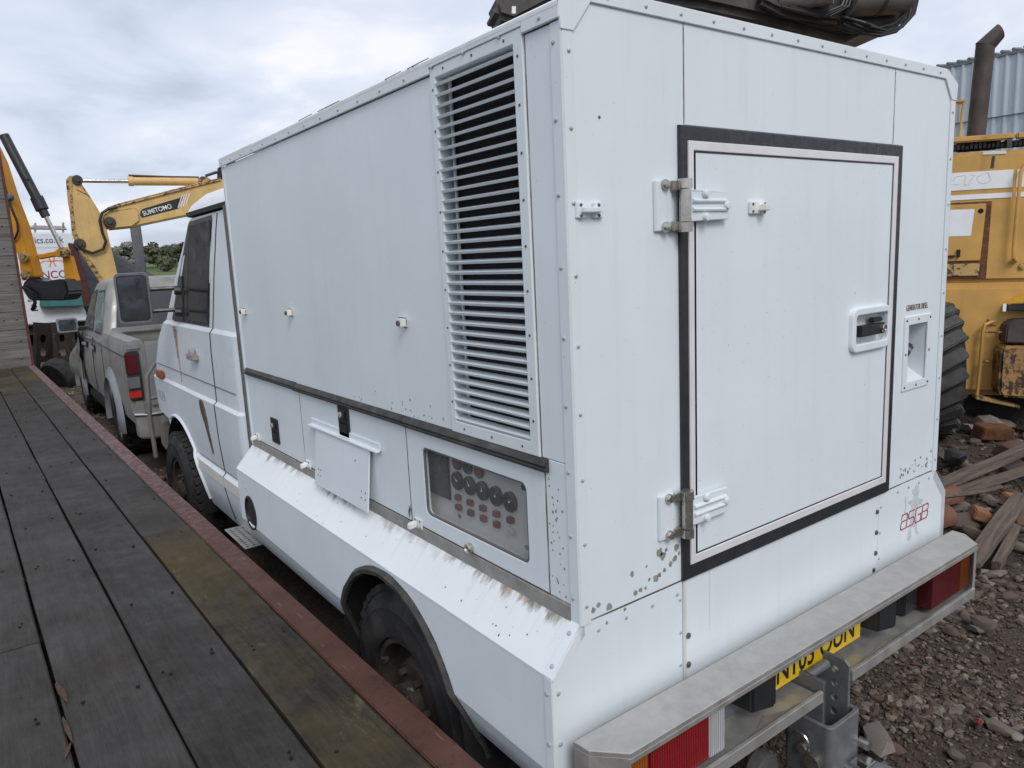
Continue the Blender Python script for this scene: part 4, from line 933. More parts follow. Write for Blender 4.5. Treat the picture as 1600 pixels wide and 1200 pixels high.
def bool_cut(o, cutters):
    for c in cutters:
        m = o.modifiers.new('b', 'BOOLEAN'); m.operation = 'DIFFERENCE'; m.object = c; m.solver = 'EXACT'
    bpy.context.view_layer.update()
    me = bpy.data.meshes.new_from_object(o.evaluated_get(bpy.context.evaluated_depsgraph_get())); old = o.data
    o.modifiers.clear(); o.data = me
    for c in cutters: bpy.data.objects.remove(c)
    me.polygons.foreach_set('use_smooth', [True]*len(me.polygons)); me.set_sharp_from_angle(angle=math.radians(20))
def truck_cab():
    b = B(); b.loft([cab_ring(z, i, yf, yr, rf, rr, bulge=.05) for z, i, yf, yr, rf, rr in CAB])
    cab = b.build('cab_body', 'paint_cab', T, 0, 18, label='white metal cab with rust streaks')
    cut = B().lathe([(.53, -.3), (.53, .42)], (.1, 4.28, .425), (1, 0, 0), 40).build('cut', 'void'); cut2 = B().lathe([(.53, -.3), (.53, .42)], (W-.1, 4.28, .425), (-1, 0, 0), 40).build('cut', 'void')
    cut3 = B().prism([(-.4, 4.40, .30), (-.4, 5.4, .30), (-.4, 5.4, .90), (-.4, 4.85, .93), (-.4, 4.60, .90)], (.75, 0, 0)).build('cut', 'void'); cut4 = B().prism([(W-.35, 4.40, .30), (W-.35, 5.4, .30), (W-.35, 5.4, .90), (W-.35, 4.85, .93), (W-.35, 4.60, .90)], (.75, 0, 0)).build('cut', 'void')
    bool_cut(cab, [cut, cut2, cut3, cut4])
    B().add([(x, 4.28+.525*math.cos(a), .425+.525*math.sin(a)) for x in (-.02, .5) for a in np.linspace(-.1, 3.24, 25)], [(i, i+1, 26+i, 25+i) for i in range(24)]).build('wheel_arch_liner', 'void', T)
    B().tube([(cx_(max(.46, min(1, .425+.535*math.sin(a))))-.002, 4.28+.54*math.cos(a), .425+.54*math.sin(a)) for a in np.linspace(1.15, 3.05, 18)], .012, 6).build('arch_moulding', 'paint_cab', T)
    # roof cap with black gutter
    rg = [cab_ring(2.312, .088, 3.84, 2.69, .2, .1, bulge=.05), cab_ring(2.335, .083, 3.85, 2.685, .2, .1, bulge=.05)]
    B().loft(rg).build('gutter', 'rubber_dirty', T, 0, 30)
    rf = [cab_ring(2.336, .09, 3.83, 2.69, .2, .1, bulge=.05), cab_ring(2.375, .105, 3.80, 2.70, .22, .12, bulge=.05), cab_ring(2.43, .16, 3.70, 2.74, .26, .14, bulge=.05), cab_ring(2.465, .27, 3.52, 2.82, .3, .16, bulge=.04), cab_ring(2.478, .45, 3.3, 2.95, .3, .2)]
    B().loft(rf).build('cab_roof', 'paint_roof', T, 0, 40)
    # side window (glass follows the tumblehome), its seal, quarter mirror bracket panel
    def sheet(name, mat, yz, off, th, parent=T):
        bb = B(); a = [Vector((cx_(z)-off, y, z)) for y, z in yz]; bb.prism(a, (th, 0, 0)); return bb.build(name, mat, parent, 0, 20)
    win = [(3.262, 1.672), (4.02, 1.672), (3.93, 1.86), (3.67, 2.235), (3.64, 2.255), (3.19, 2.262), (3.17, 2.245)]
    wo = [(3.245, 1.650), (4.14, 1.650), (4.03, 1.86), (3.70, 2.262), (3.66, 2.282), (3.165, 2.288), (3.148, 2.26)]
    DO = sheet('cab_door', 'paint_cab', [(3.165, 1.648), (4.15, 1.648), (4.05, 1.86), (3.715, 2.27), (3.66, 2.295), (3.10, 2.298), (3.06, 2.25)], .001, .004)
    sheet('window_seal', 'seal_black', wo, .004, .006, DO); g_ = sheet('door_window', 'glass_dark', win, .007, .006, DO)
    sheet('window_divider', 'seal_black', [(3.76, 1.672), (3.80, 1.672), (3.68, 2.225), (3.65, 2.25)], .009, .004, g_)
    mr = B().tube([(cx_(1.95)-.03, 3.47, 1.78), (cx_(1.95)-.035, 3.46, 2.0), (cx_(2)-.035, 3.48, 2.06), (cx_(2)-.035, 3.55, 2.09), (cx_(2)-.035, 3.62, 2.06), (cx_(1.9)-.035, 3.66, 1.78)], .015, 8)
    # shut lines: door rear edge, front edge, waist seams
    def seam(name, pts, r=.0045, mat='gasket'):
        zs = sorted({c[0] for c in CAB if min(p[1] for p in pts) < c[0] < max(p[1] for p in pts)}); q = sorted(pts, key=lambda p: p[1])
        if zs: pts = sorted(q+[(float(np.interp(z, [p[1] for p in q], [p[0] for p in q])), z) for z in zs], key=lambda p: p[1])
        B().tube([(cx_(z)-.0002, y, z) for y, z in pts], r, 5).build(name, mat, T)
    seam('door_shut_line', [(3.05, 2.29), (3.08, 2.1), (3.13, 1.85), (3.165, 1.66), (3.18, 1.6), (3.185, 1.3), (3.19, 1.1), (3.19, .9), (3.19, .78), (3.19, .62), (3.18, .48)])
    seam('waist_seam', [(y, 1.305) for y in np.linspace(4.78, 2.78, 12)], .004, 'plastic_grey')
    seam('sill_seam', [(y, .787) for y in np.linspace(3.78, 2.78, 6)], .004, 'plastic_grey')
    sheet('sill_band', 'cream', [(3.80, .69), (3.76, .755), (2.80, .755), (2.80, .69)], .004, .006)
    # handle, indicator, lettering, stains
    h = B().box(-.052, -.015, 3.50, 3.66, 1.430, 1.468).lathe([(.036, 0), (.036, .022), (.028, .028), (.001, .028)], (-.02, 3.58, 1.47), (-1, 0, 0), 16)
    h.build('door_handle', 'drum_white', DO, .006)
    B().box(-.052, -.02, 4.56, 4.70, 1.205, 1.265).build('side_indicator', 'amber', T, .008)
    text('model_lettering', '40.10', 'panel_grey', T, frame_m((cx_(1.08)-.003, 0, 0), (0, -1, 0), (0, 0, 1)), -4.86, 1.035, .105, 1.15, .001, bold=.002)
    st = B()
    for (y, z, wd, ln) in ((4.05, 1.62, .016, .22), (4.02, 1.60, .007, .36)):
        pts = [(y-wd, z), (y+wd, z), (y+wd*.5, z-ln*.5), (y+wd*.15, z-ln), (y-wd*.2, z-ln*.6)]
        st.prism([(cx_(zz)-.0012-(.006 if zz < 1.6 else .016), yy, zz) for yy, zz in pts], (.012, 0, 0))
    st.build('rust_streak', 'rust_stain', T)
    sheet('bare_metal_patch', 'brown_chip', [(3.50, 1.188), (3.455, 1.185), (3.42, 1.13), (3.40, 1.05), (3.39, .95), (3.38, .86), (3.41, .95), (3.45, 1.04), (3.50, 1.10), (3.52, 1.16)], .010, .010)
    B().box(.005, .02, 2.648, 2.672, .70, 2.28).build('gap_filler', 'rust', T); B().box(-.012, .03, 2.622, 2.647, .62, 2.3).build('front_post', 'plastic_grey', T, .003)
    sr_ = B(); r7 = random.Random(4)
    for i in range(10):
        z = .8+i*.12; sr_.prism([(-.0125, 2.6395+r7.uniform(-.004, .004), z), (-.0125, 2.645, z+.05), (-.0125, 2.641, z+.14)], (-.0005, 0, 0))
    sr_.build('rust_spots', 'rust', T, kind='stuff')
    # windscreen, grille, bumper corner, bull bar
    B().add([(.25, 4.58, 1.70), (W-.25, 4.58, 1.70), (W-.32, 3.98, 2.24), (.32, 3.98, 2.24)], [(0, 1, 2, 3)]).build('windscreen', 'glass_dark', T).location = (0, .072, 0)
    B().box(.35, W-.35, 5.06, 5.15, .80, 1.10).build('grille', 'plastic_black', T, .01)
    bp_ = B(); bp_.loft([[(x, y, z) for x, y in ((-.02, 4.86), (.0, 5.12), (.12, 5.26), (W-.12, 5.26), (W, 5.12), (W+.02, 4.86), (W-.06, 4.86), (W-.06, 5.08), (.06, 5.08), (.06, 4.86))] for z in (.60, .63, .80, .83)])
    bp_.build('front_bumper', 'drum_grey', T, .01)
    B().tube([(-.05, 5.14, .50), (-.05, 5.17, .85), (-.03, 5.19, 1.16), (.04, 5.22, 1.25), (.2, 5.26, 1.27), (W-.2, 5.26, 1.27), (W-.04, 5.22, 1.25), (W+.03, 5.19, 1.16), (W+.05, 5.14, .5)], .018, 10).tube([(-.045, 5.18, .98), (W+.045, 5.18, .98)], .014, 8).build('bull_bar', 'drum_grey', T)
    # door mirror
    M_ = B(); Mm = Matrix.Translation((-.255, 3.95, 1.825)) @ Matrix.Rotation(math.radians(-14), 4, 'Z')
    M_ = B(); rings = []
    for (y, s_) in ((-.035, 1), (.0, 1.02), (.045, .9), (.07, .6)):
        rings.append([Mm @ Vector((u*s_, y, v*s_)) for u, v in rrect(-.098, -.158, .098, .158, .03)])
    mo = M_.loft(rings).build('door_mirror', 'plastic_grey', T, 0, 50)
    B().prism([Mm @ Vector((u, -.0365, v)) for u, v in rrect(-.078, -.137, .078, .137, .022)], Mm.to_3x3() @ Vector((0, .004, 0))).build('mirror_glass', 'mirror_glass', mo)
    B().prism([Mm @ Vector((u, -.0355, v)) for u, v in rrect(-.086, -.145, .086, .145, .026)], Mm.to_3x3() @ Vector((0, .004, 0))).build('mirror_rim', 'black', mo)
    for z in (1.875, 1.735): B().tube([(-.19, 3.95, z), (-.10, 3.93, z), (cx_(z)+.005, 3.90, z)], .014, 8).cyl((cx_(z)-.045, 3.91, z-.015), (cx_(z)+.01, 3.90, z-.02), .030, 10).build('mirror_arm', 'plastic_black', mo)
    B().prism([(cx_(1.66)-.012, 4.16, 1.655), (cx_(1.66)-.012, 3.84, 1.655), (cx_(1.95)-.012, 3.84, 1.95), (cx_(1.95)-.012, 3.93, 1.95)], (.01, 0, 0)).build('mirror_bracket', 'plastic_black', mo, .003)
truck_cab()

# ================================================================== SILVER PICKUP
def pickup():
    R = root('pickup_truck', 'dirty silver double cab pickup with crumpled front wing', 'pickup', (.82, 5.74, .19), -.015)
    def sec(y, zt, zl=.40, wd=.90, dx=0.):       # closed section of the body
        L_ = [(-wd+.07, zl), (-wd+.025, zl+.06), (-wd, zl+.28), (-wd+.002, zt-.30), (-wd+.018, zt-.12), (-wd+.03, zt-.06), (-wd+.07, zt-.012), (-wd+.16, zt)]
        return [(x+dx, y, z) for x, z in L_]+[(-x+dx, y, z) for x, z in reversed(L_)]
    arch = []
    def cutter(x, y): return B().lathe([(.42, -.25), (.42, .25)], (x, y, .37), (1, 0, 0), 36).build('cut', 'void')
    # front body: doors, wings, bonnet
    ys = [(1.60, 1.16), (2.4, 1.15), (3.36, 1.12), (3.55, 1.10), (4.2, 1.05), (4.75, .98), (4.88, .90)]
    bd = B().loft([sec(y, z, .40, .90 if y < 4.3 else .90-(y-4.3)*.12) for y, z in ys]).build('body_shell', 'silver', R, 0, 30)
    bool_cut(bd, [cutter(-.85, 4.05), cutter(.85, 4.05)])
    # load bed: hollow
    bed = B(); o_ = [(-.83, .42), (-.88, .48), (-.905, .70), (-.90, .98), (-.885, 1.14), (-.86, 1.205), (-.82, 1.225), (-.76, 1.22), (-.745, 1.18), (-.74, .78)]
    ring = lambda y: [(x, y, z) for x, z in o_]+[(-x, y, z) for x, z in reversed(o_)]
    bed.loft([ring(y) for y in (.03, .4, .8, 1.2, 1.575)]); bo = bed.build('load_bed', 'silver', R, 0, 30)
    bool_cut(bo, [cutter(-.85, 1.10), cutter(.85, 1.10)])
    B().box(-.74, .74, 1.50, 1.575, .78, 1.19).build('bed_headboard', 'silver', bo, .01)
    rb = B().box(-.80, .80, 1.44, 1.50, 1.205, 1.25).box(-.80, .80, 1.30, 1.36, 1.20, 1.23); rb.build('bed_rail', 'silver', bo, .01)
    tg = B().loft([[(x, y, z) for x, y in ((-.76, .0), (.76, .0), (.76, .06), (-.76, .06))] for z in (.62, .66, 1.15, 1.20)]).build('tailgate', 'silver_light', R, .02)
    B().loft([[(x*s_, y, z) for x, y in ((-.52, -.05), (-.44, -.09), (.44, -.09), (.52, -.05), (.52, .03), (-.52, .03))] for z, s_ in ((.70, 1), (.90, 1.05), (1.16, 1.02), (1.19, .96))]).build('tailgate_pressing', 'silver_light', tg, .015)
    for sx in (-1, 1):
        tl = B().box(min(sx*.905, sx*.795), max(sx*.905, sx*.795), -.012, .05, .70, 1.125).build('tail_lamp', 'plastic_black', R, .01)
        for z0, z1, m in ((.925, 1.115, 'lens_red_dark'), (.80, .921, 'plastic_grey'), (.715, .796, 'lens_red_bright')):
            B().box(min(sx*.909, sx*.805), max(sx*.909, sx*.805), -.020, .045, z0, z1).build('lamp_lens', m, tl, .012)
        B().box(min(sx*.90, sx*.775), max(sx*.90, sx*.775), -.005, .05, 1.13, 1.215).build('corner_cap', 'silver_light', R, .02)
        B().box(min(sx*.89, sx*.79), max(sx*.89, sx*.79), -.01, .05, .56, .695).build('lower_corner', 'silver', R, .02)
    bp_ = B().loft([[(x, y, z) for x, y in ((-.88, .12), (-.88, -.02), (-.80, -.10), (.80, -.10), (.88, -.02), (.88, .12))] for z in (.36, .40, .54, .57)]).build('rear_bumper', 'silver', R, .015)
    B().tube([(-.885, .10, .575), (-.885, -.02, .577), (-.80, -.105, .578), (.80, -.105, .578)], .014, 8).build('bumper_step', 'chrome', bp_)
    # flares
    for sx in (-1, 1):
        for yc in (1.10, 4.05):
            rings = []
            for a in np.linspace(-.12, 3.26, 22):
                f = []
                for r_, xx in ((.415, .895), (.43, .945), (.50, .925), (.53, .90), (.44, .88)): f.append((sx*xx, yc+r_*math.cos(a), .37+r_*math.sin(a)))
                rings.append(f)
            B().loft(rings).build('wheel_flare', 'silver_light', R, 0, 40)
            B().add([(x*sx, yc+.42*math.cos(a), .37+.42*math.sin(a)) for x in (.88, .5) for a in np.linspace(-.2, 3.34, 17)], [(i, i+1, 18+i, 17+i) for i in range(16)]).build('arch_liner', 'void', R)
            wheel(R, (sx*.78, yc, .36), (sx, 0, 0), .365, .24, 'silver_light', 24)
        B().box(min(sx*.80, sx*.88), max(sx*.80, sx*.88), 1.65, 3.5, .30, .42).build('sill', 'plastic_black', R, .02)
        B().box(min(sx*.50, sx*.84), max(sx*.50, sx*.84), 3.58, 3.62, .20, .45).build('mud_flap', 'plastic_black', R)
    # cab upper
    G = [(1.10, .035, 1.61, 3.62), (1.16, .045, 1.63, 3.52), (1.40, .095, 1.70, 3.22), (1.62, .150, 1.80, 2.92), (1.69, .175, 1.86, 2.82)]
    def gi(z):
        for a, b_ in zip(G[:-1], G[1:]):
            if a[0] <= z <= b_[0]: q = (z-a[0])/(b_[0]-a[0]); return [a[i]+(b_[i]-a[i])*q for i in (1, 2, 3)]
        return G[-1][1:]
    def gring(z, i, y0, y1, r=.10, n=5):
        x = .90-i; P = []
        for cx, cy, a0 in ((-x+r, y0+r, 180), (x-r, y0+r, 270), (x-r, y1-r, 0), (-x+r, y1-r, 90)):
            for k in range(n): a = math.radians(a0+90*k/(n-1)); P.append((cx+r*math.cos(a), cy+r*math.sin(a), z))
        return P
    rings = [gring(*g_) for g_ in G]+[gring(1.725, .21, 1.90, 2.76), gring(1.75, .30, 2.0, 2.62), gring(1.755, .5, 2.2, 2.4)]
    gh = B().loft(rings).build('cab_upper', 'silver', R, 0, 40)
    def sidew(name, mat, yz, off, parent, sx=-1):
        b = B(); b.prism([(sx*(.90-gi(z)[0]+off), y, z) for y, z in yz], (-sx*.008, 0, 0)); return b.build(name, mat, parent)
    for sx in (-1, 1):
        d1 = sidew('rear_door_window', 'gasket', [(1.82, 1.165), (2.40, 1.165), (2.40, 1.62), (1.93, 1.635)], .004, gh, sx); sidew('pane', 'glass_green', [(1.87, 1.19), (2.36, 1.19), (2.36, 1.60), (1.97, 1.61)], .008, d1, sx)
        d2 = sidew('front_door_window', 'gasket', [(2.50, 1.165), (3.42, 1.15), (2.92, 1.60), (2.50, 1.635)], .004, gh, sx); sidew('pane', 'glass_dark', [(2.54, 1.19), (3.30, 1.18), (2.88, 1.58), (2.54, 1.60)], .008, d2, sx)
        for yy in (2.30, 3.00):
            h = B().box(min(sx*.895, sx*.935), max(sx*.895, sx*.935), yy-.09, yy+.09, .985, 1.02).build('door_handle', 'silver_light', R, .008)
            B().box(min(sx*.890, sx*.905), max(sx*.890, sx*.905), yy-.10, yy+.10, .955, 1.035).build('handle_recess', 'plastic_black', h, .01)
        for yy in (1.62, 2.45, 3.40): B().tube([(sx*(.9005), yy, .46), (sx*.9025, yy, .75), (sx*.895, yy, 1.02), (sx*.875, yy, 1.11)], .005, 5).build('door_shut_line', 'gasket', R)
        B().tube([(sx*.894, y, 1.075-.02*(y > 3)) for y in np.linspace(.1, 3.5, 8)], .006, 5).build('crease_line', 'gasket', R)
        m = B().loft([[Vector((sx*1.04, 3.24, 1.22))+Vector((u*s_, y, v*s_)) for u, v in rrect(-.11, -.085, .11, .085, .03)] for y, s_ in ((0, 1), (.06, 1), (.11, .7))]).build('door_mirror', 'chrome', R, 0, 45)
        B().prism([Vector((sx*1.04, 3.238, 1.22))+Vector((u, 0, v)) for u, v in rrect(-.09, -.068, .09, .068, .02)], (0, .003, 0)).build('mirror_glass', 'mirror_glass', m); B().box(min(sx*.86, sx*.95), max(sx*.86, sx*.95), 3.24, 3.34, 1.14, 1.19).build('mirror_foot', 'plastic_black', m, .01)
    bw = B().add([(-.74, 1.655, 1.19), (.74, 1.655, 1.19), (.66, 1.79, 1.62), (-.66, 1.79, 1.62)], [(0, 1, 2, 3)]).build('rear_window', 'glass_dark', gh); bw.location = (0, -.035, 0)
    B().add([(-.72, 3.47, 1.18), (.72, 3.47, 1.18), (.60, 2.93, 1.63), (-.60, 2.93, 1.63)], [(0, 1, 2, 3)]).build('windscreen', 'glass_dark', gh).location = (0, .03, .03)
    # crumpled wing, folded out and pale with grime
    cr = B(); rr = random.Random(6); rings = []
    for j, z in enumerate(np.linspace(.52, 1.14, 9)):
        row = []
        for i, y in enumerate(np.linspace(3.42, 3.98, 8)):
            o_ = -.90-(.02+.09*math.sin(j*.55+.3)*(i/7))-rr.uniform(0, .03); row.append((o_, y+.10*math.sin(j*.8), z))
        rings.append(row)
    V_ = [p for r_ in rings for p in r_]; cr.add(V_+[(x+.02, y, z) for x, y, z in V_], [(j*8+i, j*8+i+1, j*8+i+9, j*8+i+8) for j in range(8) for i in range(7)]+[(72+j*8+i, 72+j*8+i+8, 72+j*8+i+9, 72+j*8+i+1) for j in range(8) for i in range(7)])
    cr.build('crumpled_wing', 'silver_mould', R, 0, 25)
    B().box(-.86, .86, 4.80, 4.92, .38, .62).build('front_bumper', 'silver', R, .03)
    B().box(-.6, .6, .2, 4.7, .30, .44).build('underbody', 'underbody', R)
pickup()

# ================================================================== MACHINES
def frame_uv(P, U): return frame_m(P, U, (0, 0, 1))
def slab(name, mat, parent, M, poly, w0, w1, bevel=.02, label=None):
    b = B(); b.prism([M @ Vector((u, v, w0)) for u, v in poly], M.to_3x3() @ Vector((0, 0, w1-w0))); return b.build(name, mat, parent, bevel, label=label)
def tubeM(name, mat, parent, M, pts, r, n=10):
    return B().tube([M @ Vector(p) for p in pts], r, n).build(name, mat, parent)
def crawler(parent, M, mat, h=2.6):
    """tracks and house, in frame M (u along, v up, w sideways)"""
    for s_ in (-1, 1):
        w0 = s_*1.15-.28
        pl = [(-1.9, .35), (-1.7, .08), (-1.4, 0), (1.4, 0), (1.7, .08), (1.9, .35), (1.9, .55), (1.7, .8), (1.4, .86), (-1.4, .86), (-1.7, .8), (-1.9, .55)]
        slab('crawler_track', 'underbody', parent, M, pl, w0, w0+.56, .03)
    slab('undercarriage', 'underbody', parent, M, [(-.8, .45), (.8, .45), (.6, 1.0), (-.6, 1.0)], -.85, .85)
    slab('machine_house', mat, parent, M, [(-1.5, 1.0), (1.5, 1.0), (1.5, h-.35), (1.3, h-.2), (-1.3, h-.2), (-1.5, h-.4)], -1.25, 1.25, .05)

def sumitomo():
    R = root('yellow_excavator', 'faded yellow excavator arm and boom with dark name panel behind the truck cab', 'excavator', (1.05, 16.02, 0))
    M = frame_uv((0, 0, 0), (.994, -.106, 0)); TH = -.46
    dip = [(-.15, 3.94), (-.02, 3.97), (.04, 3.89), (.05, 3.79), (.16, 3.56), (.29, 3.26), (.38, 2.88), (.52, 1.3), (.14, 1.3), (.11, 1.89), (-.17, 2.49), (-.25, 2.84), (-.23, 3.29), (-.24, 3.44), (-.22, 3.86)]
    D = slab('dipper_arm', 'yellow_arm', R, M, dip, TH, 0, .03)
    slab('arm_edge_plate', 'yellow_rusty', D, M, [(-.215, 3.87), (-.15, 3.95), (-.08, 3.95), (-.14, 3.62), (-.16, 3.36), (-.17, 2.9), (-.10, 2.52), (-.17, 2.49), (-.25, 2.84), (-.23, 3.29), (-.24, 3.44)], 0, .012, .004)
    slab('lower_facet', 'yellow_rusty', D, M, [(-.16, 2.50), (-.10, 2.52), (.22, 1.85), (.11, 1.85)], .0, .014, .004)
    b = B().tube([M @ Vector(p) for p in ((.05, 3.74, .006), (.16, 3.56, .006), (-.06, 3.70, .006))], .012, 5); b.build('weld_bead', 'yellow_rusty', D)
    for u, v, r in ((-.02, 3.87, .075), (.45, 3.04, .085), (-.14, 2.62, .085)):
        B().lathe([(r*1.3, -.02), (r*1.3, .03), (r*1.15, .05), (r*.6, .05), (r*.55, .08), (.001, .08)], M @ Vector((u, v, 0)), M.to_3x3() @ Vector((0, 0, 1)), 18).build('pivot_pin', 'arm_dark', D)
    boom = [(.33, 3.18), (.40, 3.26), (.58, 3.36), (2.22, 3.79), (2.69, 3.91), (4.2, 4.05), (5.4, 3.6), (6.6, 2.0), (6.2, 1.7), (5.0, 2.95), (4.0, 3.38), (2.62, 3.27), (1.7, 3.10), (.85, 2.93), (.41, 2.89), (.32, 2.98)]
    Bo = slab('boom', 'yellow_arm', R, M, boom, TH+.03, -.04, .03)
    slab('boom_cheek', 'yellow_arm', Bo, M, [(.34, 3.16), (.42, 3.24), (.95, 3.33), (1.02, 3.22), (1.0, 3.05), (.85, 2.94), (.42, 2.90), (.33, 2.99)], -.04, .0, .02)
    for k in (0, 1): B().tube([M @ Vector(p) for p in ((.45, 3.29+.035*k, -.02), (.62, 3.355+.035*k, -.02), (2.2, 3.775+.035*k, -.02), (2.7, 3.90+.035*k, -.02))], .018, 6).build('pipe_run', 'yellow_rusty', Bo)
    P_ = slab('name_panel', 'plastic_black', Bo, M, [(1.04, 3.25), (1.09, 3.30), (1.90, 3.545), (1.78, 3.30), (1.06, 3.12), (1.03, 3.16)], -.04, -.034, .002)
    an = math.atan2(.215, .8); Mt = M @ Matrix.Translation((1.09, 3.155, -.0335)) @ Matrix.Rotation(an, 4, 'Z')
    text('name_lettering', 'SUMITOMO', 'ink_white', P_, Mt, 0, .005, .135, .84, .001, bold=.0015)
    sb = B()
    for k in range(4): u = 1.78+k*.05; stroke(sb, [(u, 3.325+k*.014), (u+.10, 3.575+k*.014)], .018, M, -.033)
    sb.build('name_stripe', 'ink_white', P_, kind='stuff')
    C_ = B().cyl(M @ Vector((.92, 3.875, -.2)), M @ Vector((2.25, 3.875, -.2)), .085, 16).lathe([(.10, -.03), (.10, .06)], M @ Vector((.93, 3.875, -.2)), M.to_3x3() @ Vector((1, 0, 0)), 16)
    C_ = C_.build('arm_cylinder', 'yellow_arm', R); B().cyl(M @ Vector((0, 3.88, -.2)), M @ Vector((.95, 3.875, -.2)), .04, 12).build('cylinder_rod', 'chrome', C_)
    B().tube([M @ Vector(p) for p in ((.92, 3.99, -.2), (1.6, 3.97, -.2), (2.28, 3.965, -.2))], .025, 8).build('cylinder_pipe', 'red_oxide_dark', C_)
    slab('cylinder_bracket', 'yellow_rusty', C_, M, [(2.2, 3.75), (2.3, 3.98), (2.42, 3.98), (2.62, 3.83), (2.7, 3.75)], -.32, -.08, .02)
    tubeM('hydraulic_hose', 'hose_black', Bo, M, [(.62, 3.34, .04), (.45, 3.30, .06), (.33, 3.22, .07), (.27, 3.07, .08), (.29, 2.82, .08), (.33, 2.66, .08), (.26, 2.5, .07), (.06, 2.43, .06), (-.10, 2.51, .05), (-.20, 2.64, .03)], .028, 8)
    slab('bucket_link', 'red_oxide_dark', D, M, [(-.35, 2.66), (-.20, 2.62), (-.05, 1.35), (-.22, 1.35)], -.12, -.02, .02)
    slab('bucket', 'underbody', D, M, [(-.5, .05), (.4, .0), (.75, .55), (.6, 1.35), (-.25, 1.4), (-.1, 1.0), (-.45, .5)], -.9, .4, .03)
    B().tube([M @ Vector(p) for p in ((2.42, 4.0, -.2), (2.62, 4.07, -.2), (2.85, 4.12, -.2))], .03, 8).build('feed_hose', 'hose_black', Bo); slab('boom_bracket', 'underbody', Bo, M, [(2.66, 3.9), (2.9, 3.9), (2.86, 4.18), (2.7, 4.18)], -.3, -.1, .01)
    crawler(R, M @ Matrix.Translation((7.0, 0, -.2)), 'yellow_arm')
sumitomo()

def orange_digger():
    R = root('orange_excavator', 'bright orange excavator arm with black ram and bucket hanging beyond the plank ramp', 'excavator', (.28, 14.82, 0))
    M = frame_uv((0, 0, 0), (.808, -.589, 0))
    A = slab('dipper_arm', 'orange_arm', R, M, [(-.60, 4.35), (-.50, 4.04), (-.39, 3.38), (-.29, 2.94), (-.23, 2.43), (-.17, 2.01), (-.43, 1.95), (-.41, 2.32), (-.49, 2.74), (-.54, 3.14), (-.68, 3.89), (-.9, 4.35)], 0, .3, .02)
    L_ = slab('tipping_link', 'orange_arm', A, M, [(-.23, 2.41), (-.1, 2.42), (.10, 2.45), (.20, 2.52), (.30, 2.52), (.36, 2.46), (.34, 2.35), (.25, 2.33), (.08, 2.36), (-.21, 2.32)], -.05, .05, .015)
    slab('bucket_ear', 'orange_arm', L_, M, [(.19, 2.36), (.34, 2.36), (.40, 1.9), (.17, 1.9)], -.14, -.02, .01)
    for u, v in ((-.29, 2.37), (.29, 2.43), (-.3, 2.05)): B().lathe([(.085, -.02), (.085, .06), (.04, .065), (.04, .085), (.001, .085)], M @ Vector((u, v, .3 if u < 0 else .04)), M.to_3x3() @ Vector((0, 0, 1)), 16).build('pivot_pin', 'yellow_rusty', A)
    slab('bucket', 'plastic_black', A, M, [(-.34, 1.96), (-.22, 2.00), (-.12, 1.94), (.05, 1.92), (.27, 1.95), (.40, 1.93), (.42, 1.70), (.33, 1.56), (-.31, 1.59), (-.42, 1.81)], -.15, .35, .03)
    C_ = B().cyl(M @ Vector((-.48, 4.52, .05)), M @ Vector((-.06, 3.38, .05)), .085, 16).cyl(M @ Vector((-.07, 3.42, .05)), M @ Vector((.0, 3.2, .05)), .11, 16).cyl(M @ Vector((.0, 3.2, .05)), M @ Vector((.045, 3.08, .05)), .075, 14)
    C_ = C_.build('bucket_cylinder', 'sheet_grey', R); C_.data.materials.clear(); C_.data.materials.append(MATS['plastic_black'])
    B().cyl(M @ Vector((.04, 3.1, .05)), M @ Vector((.26, 2.45, .05)), .038, 12).build('cylinder_rod', 'stainless', C_); B().cyl(M @ Vector((-.27, 3.68, -.02)), M @ Vector((-.13, 3.76, .14)), .035, 8).build('cylinder_port', 'plastic_black', C_)
    tubeM('hydraulic_hose', 'hose_black', A, M, [(-.46, 4.08, .33), (-.42, 3.6, .35), (-.38, 3.3, .35), (-.29, 2.98, .36), (-.30, 2.83, .36), (-.38, 2.70, .35), (-.5, 2.63, .3)], .02, 8)
    B().lathe([(.06, -.05), (.07, 0), (.05, .06), (.001, .07)], M @ Vector((-.38, 3.42, .33)), M.to_3x3() @ Vector((0, 0, 1)), 12).build('work_lamp', 'plastic_grey', A)
    tubeM('bucket_hose', 'hose_black', A, M, [(-.5, 1.86, .4), (-.3, 1.82, .42), (-.18, 1.72, .42), (-.16, 1.55, .42), (-.25, 1.42, .4)], .03, 8)
    slab('boom', 'orange_arm', R, M, [(-.62, 4.32), (-1.0, 4.34), (-3.4, 3.9), (-4.6, 1.9), (-4.2, 1.7), (-3.0, 3.3), (-.75, 3.95)], 0, .3, .03)
    crawler(R, M @ Matrix.Translation((-4.8, 0, -.15)), 'orange_arm')
orange_digger()

